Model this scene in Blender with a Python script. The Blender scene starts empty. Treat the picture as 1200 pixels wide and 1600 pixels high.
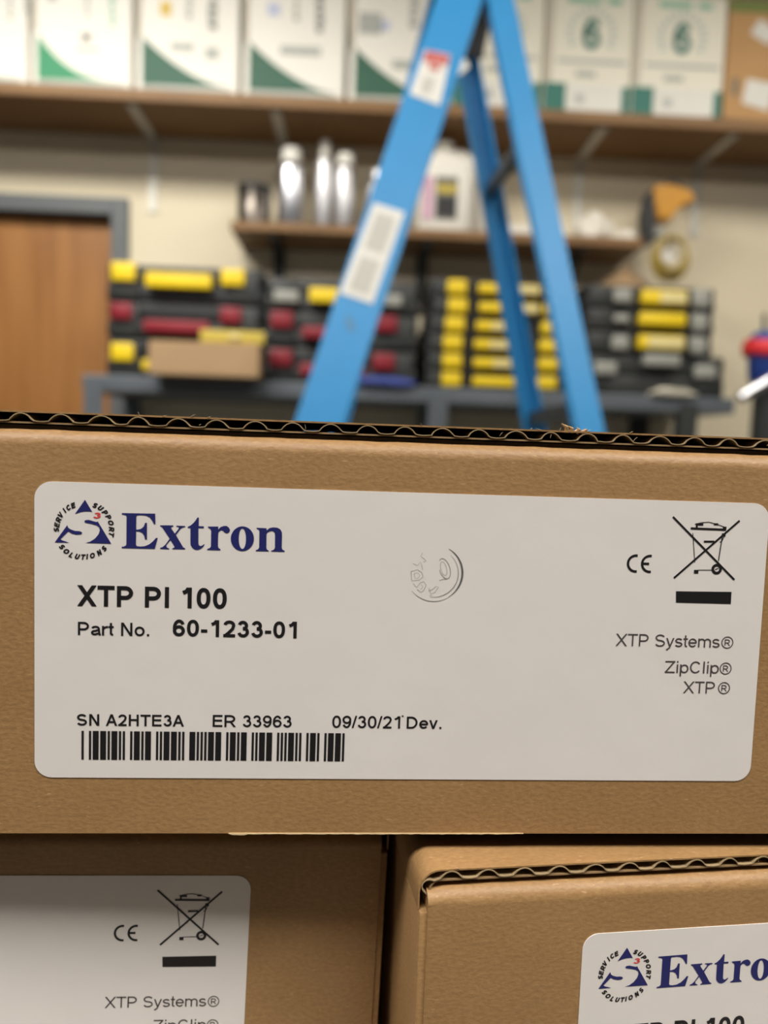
import bpy, bmesh, math, random
from mathutils import Vector, Matrix, noise
random.seed(7)
PI = math.pi
scene = bpy.context.scene
COL = scene.collection

def lin(c):
    f = lambda v: v / 12.92 if v <= 0.04045 else ((v + 0.055) / 1.055) ** 2.4
    return tuple(f(v / 255.0) for v in c[:3])

# ------------------------------------------------------------------ camera
CAM = Vector((0.0, 0.0, 1.25))
RC = Matrix(((0.99888328, 0.03196491, 0.03479137),
             (-0.03214844, -0.07977227, 0.99629457),
             (0.03462185, -0.99630047, -0.07865557)))   # columns: image right, image down, forward
FPX = 1214.0
cam_data = bpy.data.cameras.new('phone_camera')
cam = bpy.data.objects.new('phone_camera', cam_data)
COL.objects.link(cam)
rx, dn, fw = RC.col[0], RC.col[1], RC.col[2]
cam.matrix_world = Matrix(((rx[0], -dn[0], -fw[0], CAM.x), (rx[1], -dn[1], -fw[1], CAM.y),
                           (rx[2], -dn[2], -fw[2], CAM.z), (0, 0, 0, 1)))
cam_data.lens = 4.25
cam_data.sensor_fit = 'VERTICAL'
cam_data.sensor_height = 4.25 * 1600.0 / FPX
cam_data.sensor_width = cam_data.sensor_height * 0.75
cam_data.clip_start = 0.005
cam_data.clip_end = 50
cam_data.dof.use_dof = True
cam_data.dof.focus_distance = 0.136
cam_data.dof.aperture_fstop = 1.9
scene.camera = cam

def ray(px, py):
    return RC @ Vector(((px - 600) / FPX, (py - 800) / FPX, 1.0))
def at(px, py, Y):
    d = ray(px, py)
    return CAM + d * (Y / d.y)

# ------------------------------------------------------------------ world, lamps, exposure
world = bpy.data.worlds.new('room_air')
scene.world = world
world.use_nodes = True
world.node_tree.nodes['Background'].inputs[0].default_value = (1.0, 0.93, 0.84, 1)
world.node_tree.nodes['Background'].inputs[1].default_value = 0.02
vs = scene.view_settings
vs.view_transform = 'Standard'
vs.look = 'None'
vs.gamma = 1.0
vs.use_curve_mapping = False
vs.exposure = 0.22

LAMPS = []   # (x, y, watts, colour): ceiling troffers; built below with their fixtures
CEIL = 2.75
LAMP_SPEC = [(-0.85, 1.15, 36, (1.0, 0.97, 0.90)), (1.15, 1.20, 12, (1.0, 0.96, 0.88)),
             (-0.70, -0.48, 24.5, (1.0, 0.98, 0.985)), (0.85, -0.48, 27.5, (1.0, 0.965, 0.90))]
for (x, y, w, c) in LAMP_SPEC:
    ld = bpy.data.lights.new('troffer_lamp', 'AREA')
    ld.shape = 'RECTANGLE'
    ld.size = 1.1
    ld.size_y = 0.5
    ld.energy = w
    ld.color = c
    lo = bpy.data.objects.new('troffer_lamp', ld)
    COL.objects.link(lo)
    lo.location = (x, y, CEIL - 0.055)
    LAMPS.append(lo)

# ------------------------------------------------------------------ helpers
def mat(name, col, rough=0.6, metal=0.0, var=0.10, scale=8.0, bump=0.0, bscale=60.0, col2=None, stretch=None, emit=None, spec=None):
    m = bpy.data.materials.new(name)
    m.use_nodes = True
    nt = m.node_tree
    b = nt.nodes['Principled BSDF']
    b.inputs['Roughness'].default_value = rough
    b.inputs['Metallic'].default_value = metal
    if spec is not None:
        b.inputs['Specular IOR Level'].default_value = spec
    tc = nt.nodes.new('ShaderNodeTexCoord')
    mp = nt.nodes.new('ShaderNodeMapping')
    nt.links.new(tc.outputs['Object'], mp.inputs[0])
    if stretch:
        mp.inputs['Scale'].default_value = stretch
    nz = nt.nodes.new('ShaderNodeTexNoise')
    nz.inputs['Scale'].default_value = scale
    nz.inputs['Detail'].default_value = 5
    nt.links.new(mp.outputs[0], nz.inputs['Vector'])
    rp = nt.nodes.new('ShaderNodeValToRGB')
    c = lin(col)
    if col2 is None:
        lo = tuple(v * (1 - var) for v in c)
        hi = tuple(min(1, v * (1 + var)) for v in c)
    else:
        lo, hi = c, lin(col2)
    rp.color_ramp.elements[0].position = 0.3
    rp.color_ramp.elements[1].position = 0.7
    rp.color_ramp.elements[0].color = (*lo, 1)
    rp.color_ramp.elements[1].color = (*hi, 1)
    nt.links.new(nz.outputs['Fac'], rp.inputs[0])
    nt.links.new(rp.outputs[0], b.inputs['Base Color'])
    if emit:
        nt.links.new(rp.outputs[0], b.inputs['Emission Color'])
        b.inputs['Emission Strength'].default_value = emit
    if bump > 0:
        n2 = nt.nodes.new('ShaderNodeTexNoise')
        n2.inputs['Scale'].default_value = bscale
        n2.inputs['Detail'].default_value = 6
        nt.links.new(mp.outputs[0], n2.inputs['Vector'])
        bp = nt.nodes.new('ShaderNodeBump')
        bp.inputs['Strength'].default_value = bump
        bp.inputs['Distance'].default_value = 0.2 / bscale
        nt.links.new(n2.outputs['Fac'], bp.inputs['Height'])
        nt.links.new(bp.outputs[0], b.inputs['Normal'])
    return m

def mesh_obj(name, bm, material, parent=None, smooth=False, loc=None, rot=None):
    me = bpy.data.meshes.new(name)
    bmesh.ops.recalc_face_normals(bm, faces=bm.faces[:])
    bm.to_mesh(me)
    bm.free()
    me.materials.append(material)
    if smooth:
        for p in me.polygons:
            p.use_smooth = True
        try:
            me.set_sharp_from_angle(angle=math.radians(40))
        except Exception:
            pass
    o = bpy.data.objects.new(name, me)
    COL.objects.link(o)
    if parent:
        o.parent = parent
    if loc is not None:
        o.location = loc
    if rot is not None:
        o.rotation_euler = rot
    return o

def tag(o, label, cat, group=None, kind=None):
    o['label'] = label
    o['category'] = cat
    if group:
        o['group'] = group
    if kind:
        o['kind'] = kind
    return o

def thing(name, label, cat, loc=(0, 0, 0), rz=0.0, group=None):
    o = bpy.data.objects.new(name, None)
    COL.objects.link(o)
    o.location = loc
    o.rotation_euler = (0, 0, rz)
    o.empty_display_size = 0.02
    return tag(o, label, cat, group)

def structure(o):
    o['kind'] = 'structure'
    return o

def bx(bm, x0, x1, y0, y1, z0, z1, bev=0.0, seg=2):
    vs_ = [bm.verts.new(p) for p in ((x0, y0, z0), (x1, y0, z0), (x1, y1, z0), (x0, y1, z0),
                                      (x0, y0, z1), (x1, y0, z1), (x1, y1, z1), (x0, y1, z1))]
    fs = [bm.faces.new([vs_[i] for i in f]) for f in ((0, 3, 2, 1), (4, 5, 6, 7), (0, 1, 5, 4), (1, 2, 6, 5), (2, 3, 7, 6), (3, 0, 4, 7))]
    if bev > 0:
        es = list({e for f in fs for e in f.edges})
        bmesh.ops.bevel(bm, geom=es, offset=bev, segments=seg, affect='EDGES', profile=0.5)
    return bm

def box(x0, x1, y0, y1, z0, z1, bev=0.0, seg=2):
    return bx(bmesh.new(), x0, x1, y0, y1, z0, z1, bev, seg)

def prism(bm, pts, fmap, d0, d1):
    """extrude polygon pts; fmap(p, d) -> 3D"""
    a = [bm.verts.new(fmap(p, d0)) for p in pts]
    b = [bm.verts.new(fmap(p, d1)) for p in pts]
    n = len(pts)
    bm.faces.new(a)
    bm.faces.new(b[::-1])
    for i in range(n):
        bm.faces.new((a[i], a[(i + 1) % n], b[(i + 1) % n], b[i]))
    return bm

def lathe(prof, seg=24, bm=None, cx=0, cy=0):
    bm = bm or bmesh.new()
    rings = []
    for r, z in prof:
        if r < 1e-6:
            rings.append([bm.verts.new((cx, cy, z))])
        else:
            rings.append([bm.verts.new((cx + r * math.cos(2 * PI * i / seg), cy + r * math.sin(2 * PI * i / seg), z)) for i in range(seg)])
    for a, b in zip(rings, rings[1:]):
        for i in range(seg):
            j = (i + 1) % seg
            if len(a) == 1 and len(b) == 1:
                continue
            if len(a) == 1:
                bm.faces.new((a[0], b[i], b[j]))
            elif len(b) == 1:
                bm.faces.new((a[i], a[j], b[0]))
            else:
                bm.faces.new((a[i], a[j], b[j], b[i]))
    for r in (rings[0], rings[-1]):
        if len(r) > 1:
            bm.faces.new(r)
    return bm

def tube(path, rad, seg=10, bm=None, closed=False):
    bm = bm or bmesh.new()
    P = [Vector(p) for p in path]
    n = len(P)
    rings = []
    up = None
    for i, p in enumerate(P):
        if closed:
            t = P[(i + 1) % n] - P[i - 1]
        else:
            t = P[min(i + 1, n - 1)] - P[max(i - 1, 0)]
        t.normalize()
        if up is None:
            up = t.orthogonal().normalized()
        up = (up - t * up.dot(t)).normalized()
        v = t.cross(up)
        r = rad[i] if isinstance(rad, (list, tuple)) else rad
        rings.append([bm.verts.new(p + up * (r * math.cos(2 * PI * k / seg)) + v * (r * math.sin(2 * PI * k / seg))) for k in range(seg)])
    for i in range(n if closed else n - 1):
        a, b = rings[i], rings[(i + 1) % n]
        for k in range(seg):
            j = (k + 1) % seg
            bm.faces.new((a[k], a[j], b[j], b[k]))
    if not closed:
        bm.faces.new(rings[0])
        bm.faces.new(rings[-1])
    return bm

def beam(bm, a, b, side, w, d, nrm=None):
    """bar from a to b; width w along 'side' direction, thickness d along the third"""
    a, b = Vector(a), Vector(b)
    t = (b - a).normalized()
    s = Vector(side)
    s = (s - t * s.dot(t)).normalized()
    n = t.cross(s)
    vs_ = []
    for p in (a, b):
        for i, j in ((-1, -1), (1, -1), (1, 1), (-1, 1)):
            vs_.append(bm.verts.new(p + s * (i * w / 2) + n * (j * d / 2)))
    for f in ((0, 1, 2, 3), (4, 7, 6, 5), (0, 4, 5, 1), (1, 5, 6, 2), (2, 6, 7, 3), (3, 7, 4, 0)):
        bm.faces.new([vs_[i] for i in f])
    return bm

# ------------------------------------------------------------------ materials
M = {}
M['wall'] = mat('cream_wall_paint', (226, 214, 186), 0.7, var=0.04, scale=3, bump=0.15, bscale=120)
M['paintgrey'] = mat('grey_wall_paint', (104, 102, 100), 0.7, var=0.04, scale=3)
M['ceiling'] = mat('ceiling_white', (196, 192, 184), 0.9, var=0.04, scale=6)
M['floor'] = mat('floor_grey_vinyl', (84, 79, 73), 0.5, var=0.1, scale=5)
M['door'] = mat('door_oak_veneer', (146, 96, 46), 0.45, scale=5, col2=(168, 116, 62), stretch=(6, 6, 0.5))
M['frame'] = mat('door_frame_grey', (98, 102, 104), 0.5, var=0.06)
M['ply'] = mat('shelf_plywood', (116, 84, 48), 0.6, scale=9, col2=(140, 104, 62), stretch=(0.6, 6, 6))
M['zinc'] = mat('bracket_zinc', (206, 204, 194), 0.45, metal=0.2, var=0.08)
M['darkmetal'] = mat('bracket_dark', (48, 50, 48), 0.5, var=0.1)
M['steel'] = mat('shelving_grey_steel', (98, 104, 110), 0.45, metal=0.3, var=0.1)
M['chrome'] = mat('bright_chrome', (225, 226, 232), 0.3, metal=1.0, var=0.03)
M['rag'] = mat('grey_rag', (186, 180, 164), 0.85, var=0.15, scale=50)
M['tin'] = mat('brushed_tin', (205, 204, 206), 0.42, metal=1.0, var=0.06)
M['darktin'] = mat('dark_tin', (96, 90, 84), 0.3, metal=1.0, var=0.1)
M['blackp'] = mat('black_plastic', (27, 28, 29), 0.5, var=0.15, scale=30)
M['blackp2'] = mat('dark_grey_plastic', (43, 45, 44), 0.5, var=0.12, scale=30)
M['yellow'] = mat('yellow_plastic', (226, 194, 20), 0.45, var=0.06)
M['paleyellow'] = mat('handle_sticker_cream', (214, 200, 142), 0.6, var=0.06)
M['olive'] = mat('dull_yellow', (190, 168, 66), 0.5, var=0.06)
M['red'] = mat('red_plastic', (126, 20, 34), 0.45, var=0.06)
M['brightred'] = mat('bright_red', (236, 50, 56), 0.4, var=0.04)
M['greylatch'] = mat('grey_latch', (150, 150, 142), 0.45, var=0.1)
M['whitep'] = mat('white_plastic', (232, 228, 218), 0.5, var=0.03)
M['blue'] = mat('dark_blue_plastic', (34, 62, 138), 0.45, var=0.08)
M['bluecloth'] = mat('blue_cloth', (58, 72, 140), 0.8, var=0.12, scale=40)
M['cartonwhite'] = mat('white_carton', (236, 232, 222), 0.6, var=0.02)
M['cartoncream'] = mat('cream_white_carton', (234, 229, 212), 0.6, var=0.02)
M['cartonedge'] = mat('carton_side_beige', (196, 188, 172), 0.7, var=0.05)
M['green1'] = mat('print_green', (52, 142, 98), 0.6, var=0.04)
M['green2'] = mat('print_dark_green', (48, 94, 74), 0.6, var=0.04)
M['teal'] = mat('print_teal', (46, 116, 104), 0.6, var=0.04)
M['paleteal'] = mat('print_pale_teal', (196, 206, 194), 0.6, var=0.04)
M['printgrey'] = mat('print_grey', (172, 175, 168), 0.6, var=0.04)
M['printmid'] = mat('print_mid_grey', (126, 132, 126), 0.6, var=0.04)
M['printyellow'] = mat('print_yellow', (212, 180, 70), 0.6, var=0.04)
M['printblue'] = mat('print_lilac', (190, 196, 220), 0.6, var=0.04)
M['printgreenpale'] = mat('print_pale_green', (150, 196, 170), 0.6, var=0.04)
M['printdark'] = mat('print_dark', (110, 108, 98), 0.6, var=0.04)
M['leafgreen'] = mat('carton_green_band', (116, 132, 66), 0.6, var=0.06)
M['kraftfar'] = mat('far_kraft', (190, 148, 98), 0.75, var=0.06)
M['tan'] = mat('tan_carton', (164, 134, 98), 0.75, var=0.05)
M['ladder'] = mat('ladder_blue_fibreglass', (40, 138, 198), 0.42, var=0.03, scale=20)
M['alu'] = mat('aluminium', (190, 192, 194), 0.4, metal=0.9, var=0.06)
M['sticker'] = mat('white_sticker', (222, 220, 212), 0.5, var=0.03)
M['stickergrey'] = mat('sticker_print', (190, 188, 180), 0.6, var=0.05)
M['stickerred'] = mat('sticker_red', (192, 96, 88), 0.6, var=0.1, scale=60)
M['scuff'] = mat('scuffed_grey', (84, 132, 168), 0.7, var=0.15, scale=60)
M['toolyellow'] = mat('tool_amber_yellow', (200, 140, 20), 0.45, var=0.06)
M['brass'] = mat('dull_yellow_hose', (176, 152, 70), 0.5, var=0.1)
M['cloth'] = mat('white_cloth', (226, 220, 208), 0.85, var=0.05, scale=60, bump=0.4, bscale=50)
M['pink'] = mat('pink_print', (206, 164, 184), 0.6, var=0.05)
M['lamp'] = mat('lamp_diffuser', (255, 246, 232), 0.5, var=0.0, emit=2.5)
M['tabletop'] = mat('table_laminate', (128, 122, 112), 0.5, var=0.06)

# kraft cardboard of the near cartons: fibres, blotches and a fine relief
def kraft():
    m = bpy.data.materials.new('kraft_cardboard')
    m.use_nodes = True
    nt = m.node_tree
    b = nt.nodes['Principled BSDF']
    b.inputs['Roughness'].default_value = 0.5
    b.inputs['Specular IOR Level'].default_value = 0.5
    tc = nt.nodes.new('ShaderNodeTexCoord')
    def noise_(scale, stretch, detail=4):
        mp = nt.nodes.new('ShaderNodeMapping')
        mp.inputs['Scale'].default_value = stretch
        nt.links.new(tc.outputs['Object'], mp.inputs[0])
        n = nt.nodes.new('ShaderNodeTexNoise')
        n.inputs['Scale'].default_value = scale
        n.inputs['Detail'].default_value = detail
        nt.links.new(mp.outputs[0], n.inputs['Vector'])
        return n
    n1 = noise_(1500, (0.62, 1, 1), 6)
    n2 = noise_(60, (0.8, 1, 1), 3)
    n3 = noise_(2600, (0.25, 1, 1), 3)
    r1 = nt.nodes.new('ShaderNodeValToRGB')
    r1.color_ramp.elements[0].position = 0.25
    r1.color_ramp.elements[1].position = 0.75
    r1.color_ramp.elements[0].color = (*lin((152, 116, 74)), 1)
    r1.color_ramp.elements[1].color = (*lin((172, 135, 88)), 1)
    nt.links.new(n1.outputs['Fac'], r1.inputs[0])
    r2 = nt.nodes.new('ShaderNodeValToRGB')
    r2.color_ramp.elements[0].position = 0.3
    r2.color_ramp.elements[1].position = 0.7
    r2.color_ramp.elements[0].color = (0.90, 0.89, 0.87, 1)
    r2.color_ramp.elements[1].color = (1, 1, 1, 1)
    nt.links.new(n2.outputs['Fac'], r2.inputs[0])
    mx = nt.nodes.new('ShaderNodeMix')
    mx.data_type = 'RGBA'
    mx.blend_type = 'MULTIPLY'
    mx.inputs[0].default_value = 1.0
    nt.links.new(r1.outputs[0], mx.inputs[6])
    nt.links.new(r2.outputs[0], mx.inputs[7])
    # sparse pale fibres
    r3 = nt.nodes.new('ShaderNodeValToRGB')
    r3.color_ramp.elements[0].position = 0.66
    r3.color_ramp.elements[1].position = 0.76
    r3.color_ramp.elements[0].color = (0, 0, 0, 1)
    r3.color_ramp.elements[1].color = (0.45, 0.45, 0.45, 1)
    n4 = noise_(1800, (0.35, 1, 1), 2)
    nt.links.new(n4.outputs['Fac'], r3.inputs[0])
    m2 = nt.nodes.new('ShaderNodeMix')
    m2.data_type = 'RGBA'
    nt.links.new(r3.outputs[0], m2.inputs[0])
    nt.links.new(mx.outputs[2], m2.inputs[6])
    m2.inputs[7].default_value = (*lin((210, 172, 126)), 1)
    nt.links.new(m2.outputs[2], b.inputs['Base Color'])
    bp = nt.nodes.new('ShaderNodeBump')
    bp.inputs['Strength'].default_value = 0.35
    bp.inputs['Distance'].default_value = 0.00025
    nt.links.new(n1.outputs['Fac'], bp.inputs['Height'])
    nt.links.new(bp.outputs[0], b.inputs['Normal'])
    return m
M['kraft'] = kraft()
M['flute'] = mat('raw_paper_edge', (158, 136, 100), 0.8, var=0.15, scale=400)
M['liner'] = mat('liner_edge', (150, 122, 84), 0.8, var=0.15, scale=400)
M['tear'] = mat('torn_paper', (222, 196, 150), 0.85, var=0.1, scale=500)
M['label'] = mat('label_paper', (232, 226, 220), 0.42, var=0.015, scale=60, bump=0.06, bscale=160, spec=0.4)
M['ink'] = mat('black_ink', (20, 18, 20), 0.5, var=0.1)
M['inkgrey'] = mat('dark_grey_ink', (74, 68, 68), 0.55, var=0.15, scale=900)
M['navy'] = mat('navy_ink', (30, 34, 100), 0.5, var=0.08)
M['redink'] = mat('red_ink', (216, 62, 62), 0.5, var=0.05)
M['rub'] = mat('rubbed_grey', (150, 148, 142), 0.7, var=0.2, scale=1500)
M['rubdark'] = mat('rubbed_dark_grey', (96, 96, 94), 0.7, var=0.3, scale=1500)

# ------------------------------------------------------------------ the room
WY = 2.40          # back wall
XL, XR, YF = -2.6, 2.6, -2.4
def slab(name, x0, x1, y0, y1, z0, z1, m):
    return structure(mesh_obj(name, box(x0, x1, y0, y1, z0, z1), m))
floor = slab('floor', XL, XR, YF, WY, -0.05, 0, M['floor'])
ceiling = slab('ceiling', XL, XR, YF, WY, CEIL, CEIL + 0.05, M['ceiling'])
wl = slab('wall_left', XL - 0.1, XL, YF, WY, 0, CEIL, M['paintgrey'])
wr = slab('wall_right', XR, XR + 0.1, YF, WY, 0, CEIL, M['paintgrey'])
wf = slab('wall_front', XL, XR, YF - 0.1, YF, 0, CEIL, M['paintgrey'])
# back wall with the door opening
door_tr = at(176, 338, WY)       # inner corner of frame
dx1, dz1 = door_tr.x, door_tr.z
dx0 = dx1 - 0.92
bmw = bmesh.new()
bx(bmw, XL, dx0, WY, WY + 0.12, 0, CEIL)
bx(bmw, dx1, XR, WY, WY + 0.12, 0, CEIL)
bx(bmw, dx0, dx1, WY, WY + 0.12, dz1, CEIL)
wall_back = structure(mesh_obj('wall_back', bmw, M['wall']))
# door
bmd = box(dx0 + 0.004, dx1 - 0.004, WY + 0.03, WY + 0.075, 0.008, dz1 - 0.004, 0.002)
door = structure(mesh_obj('door_1', bmd, M['door']))
FW = 0.05
bmf = bmesh.new()
bx(bmf, dx1, dx1 + FW, WY - 0.02, WY + 0.1, 0, dz1 + FW, 0.004)
bx(bmf, dx0 - FW, dx0, WY - 0.02, WY + 0.1, 0, dz1 + FW, 0.004)
bx(bmf, dx0 - 0.002, dx1 + 0.002, WY - 0.0195, WY + 0.0995, dz1, dz1 + FW, 0.004)
mesh_obj('door_frame', bmf, M['frame'], door)
bmk = tube([(dx0 + 0.07, WY + 0.03, 1.0), (dx0 + 0.07, WY - 0.03, 1.0), (dx0 + 0.19, WY - 0.03, 1.0)], 0.011)
mesh_obj('door_handle', bmk, M['tin'], door, True)

# ceiling troffers
NAMES = ['ceiling light panel above the left end of the back shelves', 'ceiling light panel above the right end of the back shelves',
         'ceiling light panel behind the viewer on the left', 'ceiling light panel behind the viewer on the right']
for i, (x, y, w, c) in enumerate(LAMP_SPEC):
    t = thing('ceiling_light', NAMES[i], 'light', (x, y, CEIL), 0, 'ceiling light panels')
    b = bmesh.new()
    for (a0, a1, b0, b1) in ((-.6, .6, -.3, -.26), (-.6, .6, .26, .3), (-.6, -.56, -.26, .26), (.56, .6, -.26, .26)):
        bx(b, a0, a1, b0, b1, -0.05, 0)
    mesh_obj('light_frame', b, M['whitep'], t)
    mesh_obj('diffuser', box(-.56, .56, -.26, .26, -0.03, -0.02), M['lamp'], t)
    lo = LAMPS[i]
    lo.parent = t
    lo.location = (0, 0, -0.035)

# ------------------------------------------------------------------ near cartons with their labels
def fill_poly(bm, pts, y, hole=None):
    """flat polygon in label coordinates (u, v) -> (u, y, -v), millimetres"""
    def ring(q):
        vv = [bm.verts.new((a * 0.001, y, -b * 0.001)) for a, b in q]
        return [bm.edges.new((vv[i], vv[(i + 1) % len(vv)])) for i in range(len(vv))]
    es = ring(pts)
    if hole:
        es += ring(hole)
    bmesh.ops.triangle_fill(bm, use_beauty=True, edges=es)

def stroke(bm, pts, w, y, closed=False):
    """flat line of width w mm through label points"""
    n = len(pts)
    L, Rr = [], []
    for i in range(n):
        if closed:
            a, b = pts[i - 1], pts[(i + 1) % n]
        else:
            a, b = pts[max(i - 1, 0)], pts[min(i + 1, n - 1)]
        tx, ty = b[0] - a[0], b[1] - a[1]
        l = math.hypot(tx, ty) or 1
        nx, ny = -ty / l, tx / l
        ww = (w[i] if isinstance(w, list) else w) / 2
        L.append(bm.verts.new(((pts[i][0] + nx * ww) * .001, y, -(pts[i][1] + ny * ww) * .001)))
        Rr.append(bm.verts.new(((pts[i][0] - nx * ww) * .001, y, -(pts[i][1] - ny * ww) * .001)))
    for i in range(n if closed else n - 1):
        j = (i + 1) % n
        bm.faces.new((L[i], L[j], Rr[j], Rr[i]))

def rect(bm, u0, v0, u1, v1, y):
    bm.faces.new([bm.verts.new((a * .001, y, -b * .001)) for a, b in ((u0, v0), (u1, v0), (u1, v1), (u0, v1))])

# plain grotesque lettering drawn from strokes; capital height = 1, w = stroke width
ADV = {'X': 667, 'T': 611, 'P': 667, 'I': 278, 'N': 722, 'S': 667, 'A': 667, 'H': 722, 'E': 667, 'R': 722, 'D': 722, 'Z': 611, 'C': 722, 'U': 722, 'V': 667,
       'L': 556, 'O': 778, 'a': 556, 'r': 333, 't': 278, 'o': 556, '.': 278, '/': 278, '-': 333, 'e': 556, 'v': 500, 'y': 500, 's': 500, 'm': 833, 'i': 222, 'p': 556,
       'l': 222, ' ': 278}
INK = {'X': .90, 'T': .80, 'P': .76, 'N': .78, 'S': .80, 'A': .91, 'H': .78, 'E': .74, 'R': .88, 'D': .82, 'Z': .78, 'C': .88, 'U': .78, 'V': .91, 'L': .62, 'O': .95,
       'a': .68, 'r': .40, 't': .36, 'o': .69, '/': .38, '-': .35, 'e': .69, 'v': .67, 'y': .67, 's': .62, 'm': 1.04, 'p': .67, '1': .42, '2': .66, '0': .66, '3': .66, '6': .67, '9': .67}

def glyph(ch, w):
    """strokes ([points], closed) and polygons of one character, and its ink width"""
    h = w / 2
    W = INK.get(ch, w)
    xh = 0.725
    S, P = [], []
    def line(*p):
        S.append((list(p), False))
    def arc(cx, cy, rx, ry, a0, a1, n=18, e=1.0):
        out = []
        for i in range(n + 1):
            q = math.radians(a0 + (a1 - a0) * i / n)
            c, s = math.cos(q), math.sin(q)
            out.append((cx + rx * math.copysign(abs(c) ** e, c), cy + ry * math.copysign(abs(s) ** e, s)))
        return out
    def ring(cx, cy, rx, ry, e=0.92):
        S.append((arc(cx, cy, rx, ry, 0, 360, 32, e)[:-1], True))
    def diag(x0, y0, x1, y1, k=1.0):
        # centre line x0..x1, ends cut level
        hw = w * k * math.hypot(x1 - x0, y1 - y0) / abs(y1 - y0) / 2
        P.append([(x0 - hw, y0), (x0 + hw, y0), (x1 + hw, y1), (x1 - hw, y1)])
    def leg(xa, ya, xb, yb, k=1.0):
        # from box edge xa to box edge xb (edges of the ink)
        hw = w * k * 1.12 / 2
        diag(xa + math.copysign(hw, W / 2 - xa) if abs(xa - W / 2) > .02 else xa, ya, xb + math.copysign(hw, W / 2 - xb) if abs(xb - W / 2) > .02 else xb, yb, k)
    if ch == 'X':
        leg(0, 0, W, 1); leg(0, 1, W, 0)
    elif ch == 'T':
        line((0, 1 - h), (W, 1 - h)); line((W / 2, 0), (W / 2, 1))
    elif ch in 'PR':
        bw = W if ch == 'P' else W * .93
        yb = .44
        line((h, 0), (h, 1))
        ry = (1 - h - yb) / 2
        line(*([(h, 1 - h)] + arc(bw * .52, yb + ry, bw * .48 - h, ry, 90, -90) + [(h, yb)]))
        if ch == 'R':
            diag(W * .52, yb, W - w * .62, 0)
    elif ch == 'I':
        line((h, 0), (h, 1))
    elif ch == 'N':
        line((h, 0), (h, 1)); line((W - h, 0), (W - h, 1)); diag(h * 1.1, 1, W - h * 1.1, 0)
    elif ch in 'Ss':
        k = 1.0 if ch == 'S' else xh
        ry = (k / 2 - h) / 2
        up = arc(W / 2, k - h - ry, W / 2 - h - .02, ry, 22, 238)
        dn = arc(W / 2, h + ry, W / 2 - h, ry, 58, -160)
        line(*(up + dn))
    elif ch == 'A':
        leg(0, 0, W / 2, 1); leg(W, 0, W / 2, 1); line((W * .2, .33), (W * .8, .33))
    elif ch == 'V':
        leg(0, 1, W / 2, 0); leg(W, 1, W / 2, 0)
    elif ch == 'v':
        leg(0, xh, W / 2, 0); leg(W, xh, W / 2, 0)
    elif ch == 'H':
        line((h, 0), (h, 1)); line((W - h, 0), (W - h, 1)); line((h, .53), (W - h, .53))
    elif ch == 'E':
        line((h, 0), (h, 1))
        for y in (h, .53, 1 - h):
            line((h, y), (W - (.03 if y == .53 else 0), y))
    elif ch == 'L':
        line((h, 0), (h, 1)); line((h, h), (W, h))
    elif ch == 'D':
        line((h, 0), (h, 1))
        line(*([(h, 1 - h)] + arc(W * .42, .5, W * .58 - h, .5 - h, 90, -90, 24) + [(h, h)]))
    elif ch == 'Z':
        line((0, 1 - h), (W, 1 - h)); line((0, h), (W, h)); leg(0.02, w * .8, W - .02, 1 - w * .8)
    elif ch == 'C':
        line(*arc(W / 2, .5, W / 2 - h, .5 - h, 38, 322, 28))
    elif ch == 'O':
        ring(W / 2, .5, W / 2 - h, .5 - h)
    elif ch == 'U':
        line(*([(h, 1)] + arc(W / 2, .34, W / 2 - h, .34 - h, 180, 360) + [(W - h, 1)]))
    elif ch == 'a':
        xs = W - h - .03
        line(*(arc(W * .46, xh - .22, W * .46 - h - .01, .22 - h, 165, 0) + [(xs, .16), (W - h * .6, 0.0)]))
        line(*([(xs, xh * .6)] + arc(W * .40, .205, W * .40 - h, .205 - h, 85, 275) + [(xs, .17)]))
    elif ch == 'r':
        line((h, 0), (h, xh)); line(*arc(W * .98, .40, W * .98 - h, xh - .40 - h, 180, 85))
    elif ch == 't':
        line(*([(.17, .96), (.17, .22)] + arc(.17 + .14, .17, .14, .17 - h, 180, 278, 8)))
        line((0, xh - h), (W, xh - h))
    elif ch == 'o':
        ring(W / 2, xh / 2, W / 2 - h, xh / 2 - h)
    elif ch == 'e':
        line(*(arc(W / 2, xh / 2, W / 2 - h, xh / 2 - h, 0, 322, 26))); line((h, xh / 2), (W - h * .4, xh / 2))
    elif ch == 'y':
        leg(0, xh, W / 2, 0); leg(W, xh, W * .30, -.16); line((W * .34, -.10), (W * .24, -.22), (W * .06, -.23))
    elif ch == 'm':
        line((h, 0), (h, xh))
        r = (W - w) / 4
        for c in (h + r, h + 3 * r):
            line(*(arc(c, xh - h - .2, r, .2, 170, 0) + [(c + r, 0)]))
    elif ch == 'i':
        line((h, 0), (h, xh)); line((h, .87), (h, 1.0))
    elif ch == 'l':
        line((h, 0), (h, 1))
    elif ch == 'p':
        line((h, -.27), (h, xh)); ring(W / 2 + .01, xh / 2, W / 2 - h - .01, xh / 2 - h)
    elif ch == '.':
        line((h * 1.1, 0), (h * 1.1, w * 1.1))
    elif ch == '/':
        diag(h * .8, 0, W - h * .8, 1, .85)
    elif ch == '-':
        line((0, .345), (W, .345))
    elif ch == '0':
        ring(W / 2, .5, W / 2 - h, .5 - h, .88)
    elif ch == '1':
        line((W - h, 0), (W - h, 1)); line((.0, .74), (.16, .81), (W - h * 1.6, .96))
    elif ch == '2':
        ry = .29 - h
        line(*(arc(W / 2, 1 - h - ry, W / 2 - h, ry, 172, -20) + [(W * .78, .50), (W * .45, .26), (W * .16, h)])); line((0, h), (W, h))
    elif ch == '3':
        ry = (.53 - h) / 2
        r2 = (.55 - h) / 2
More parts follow.
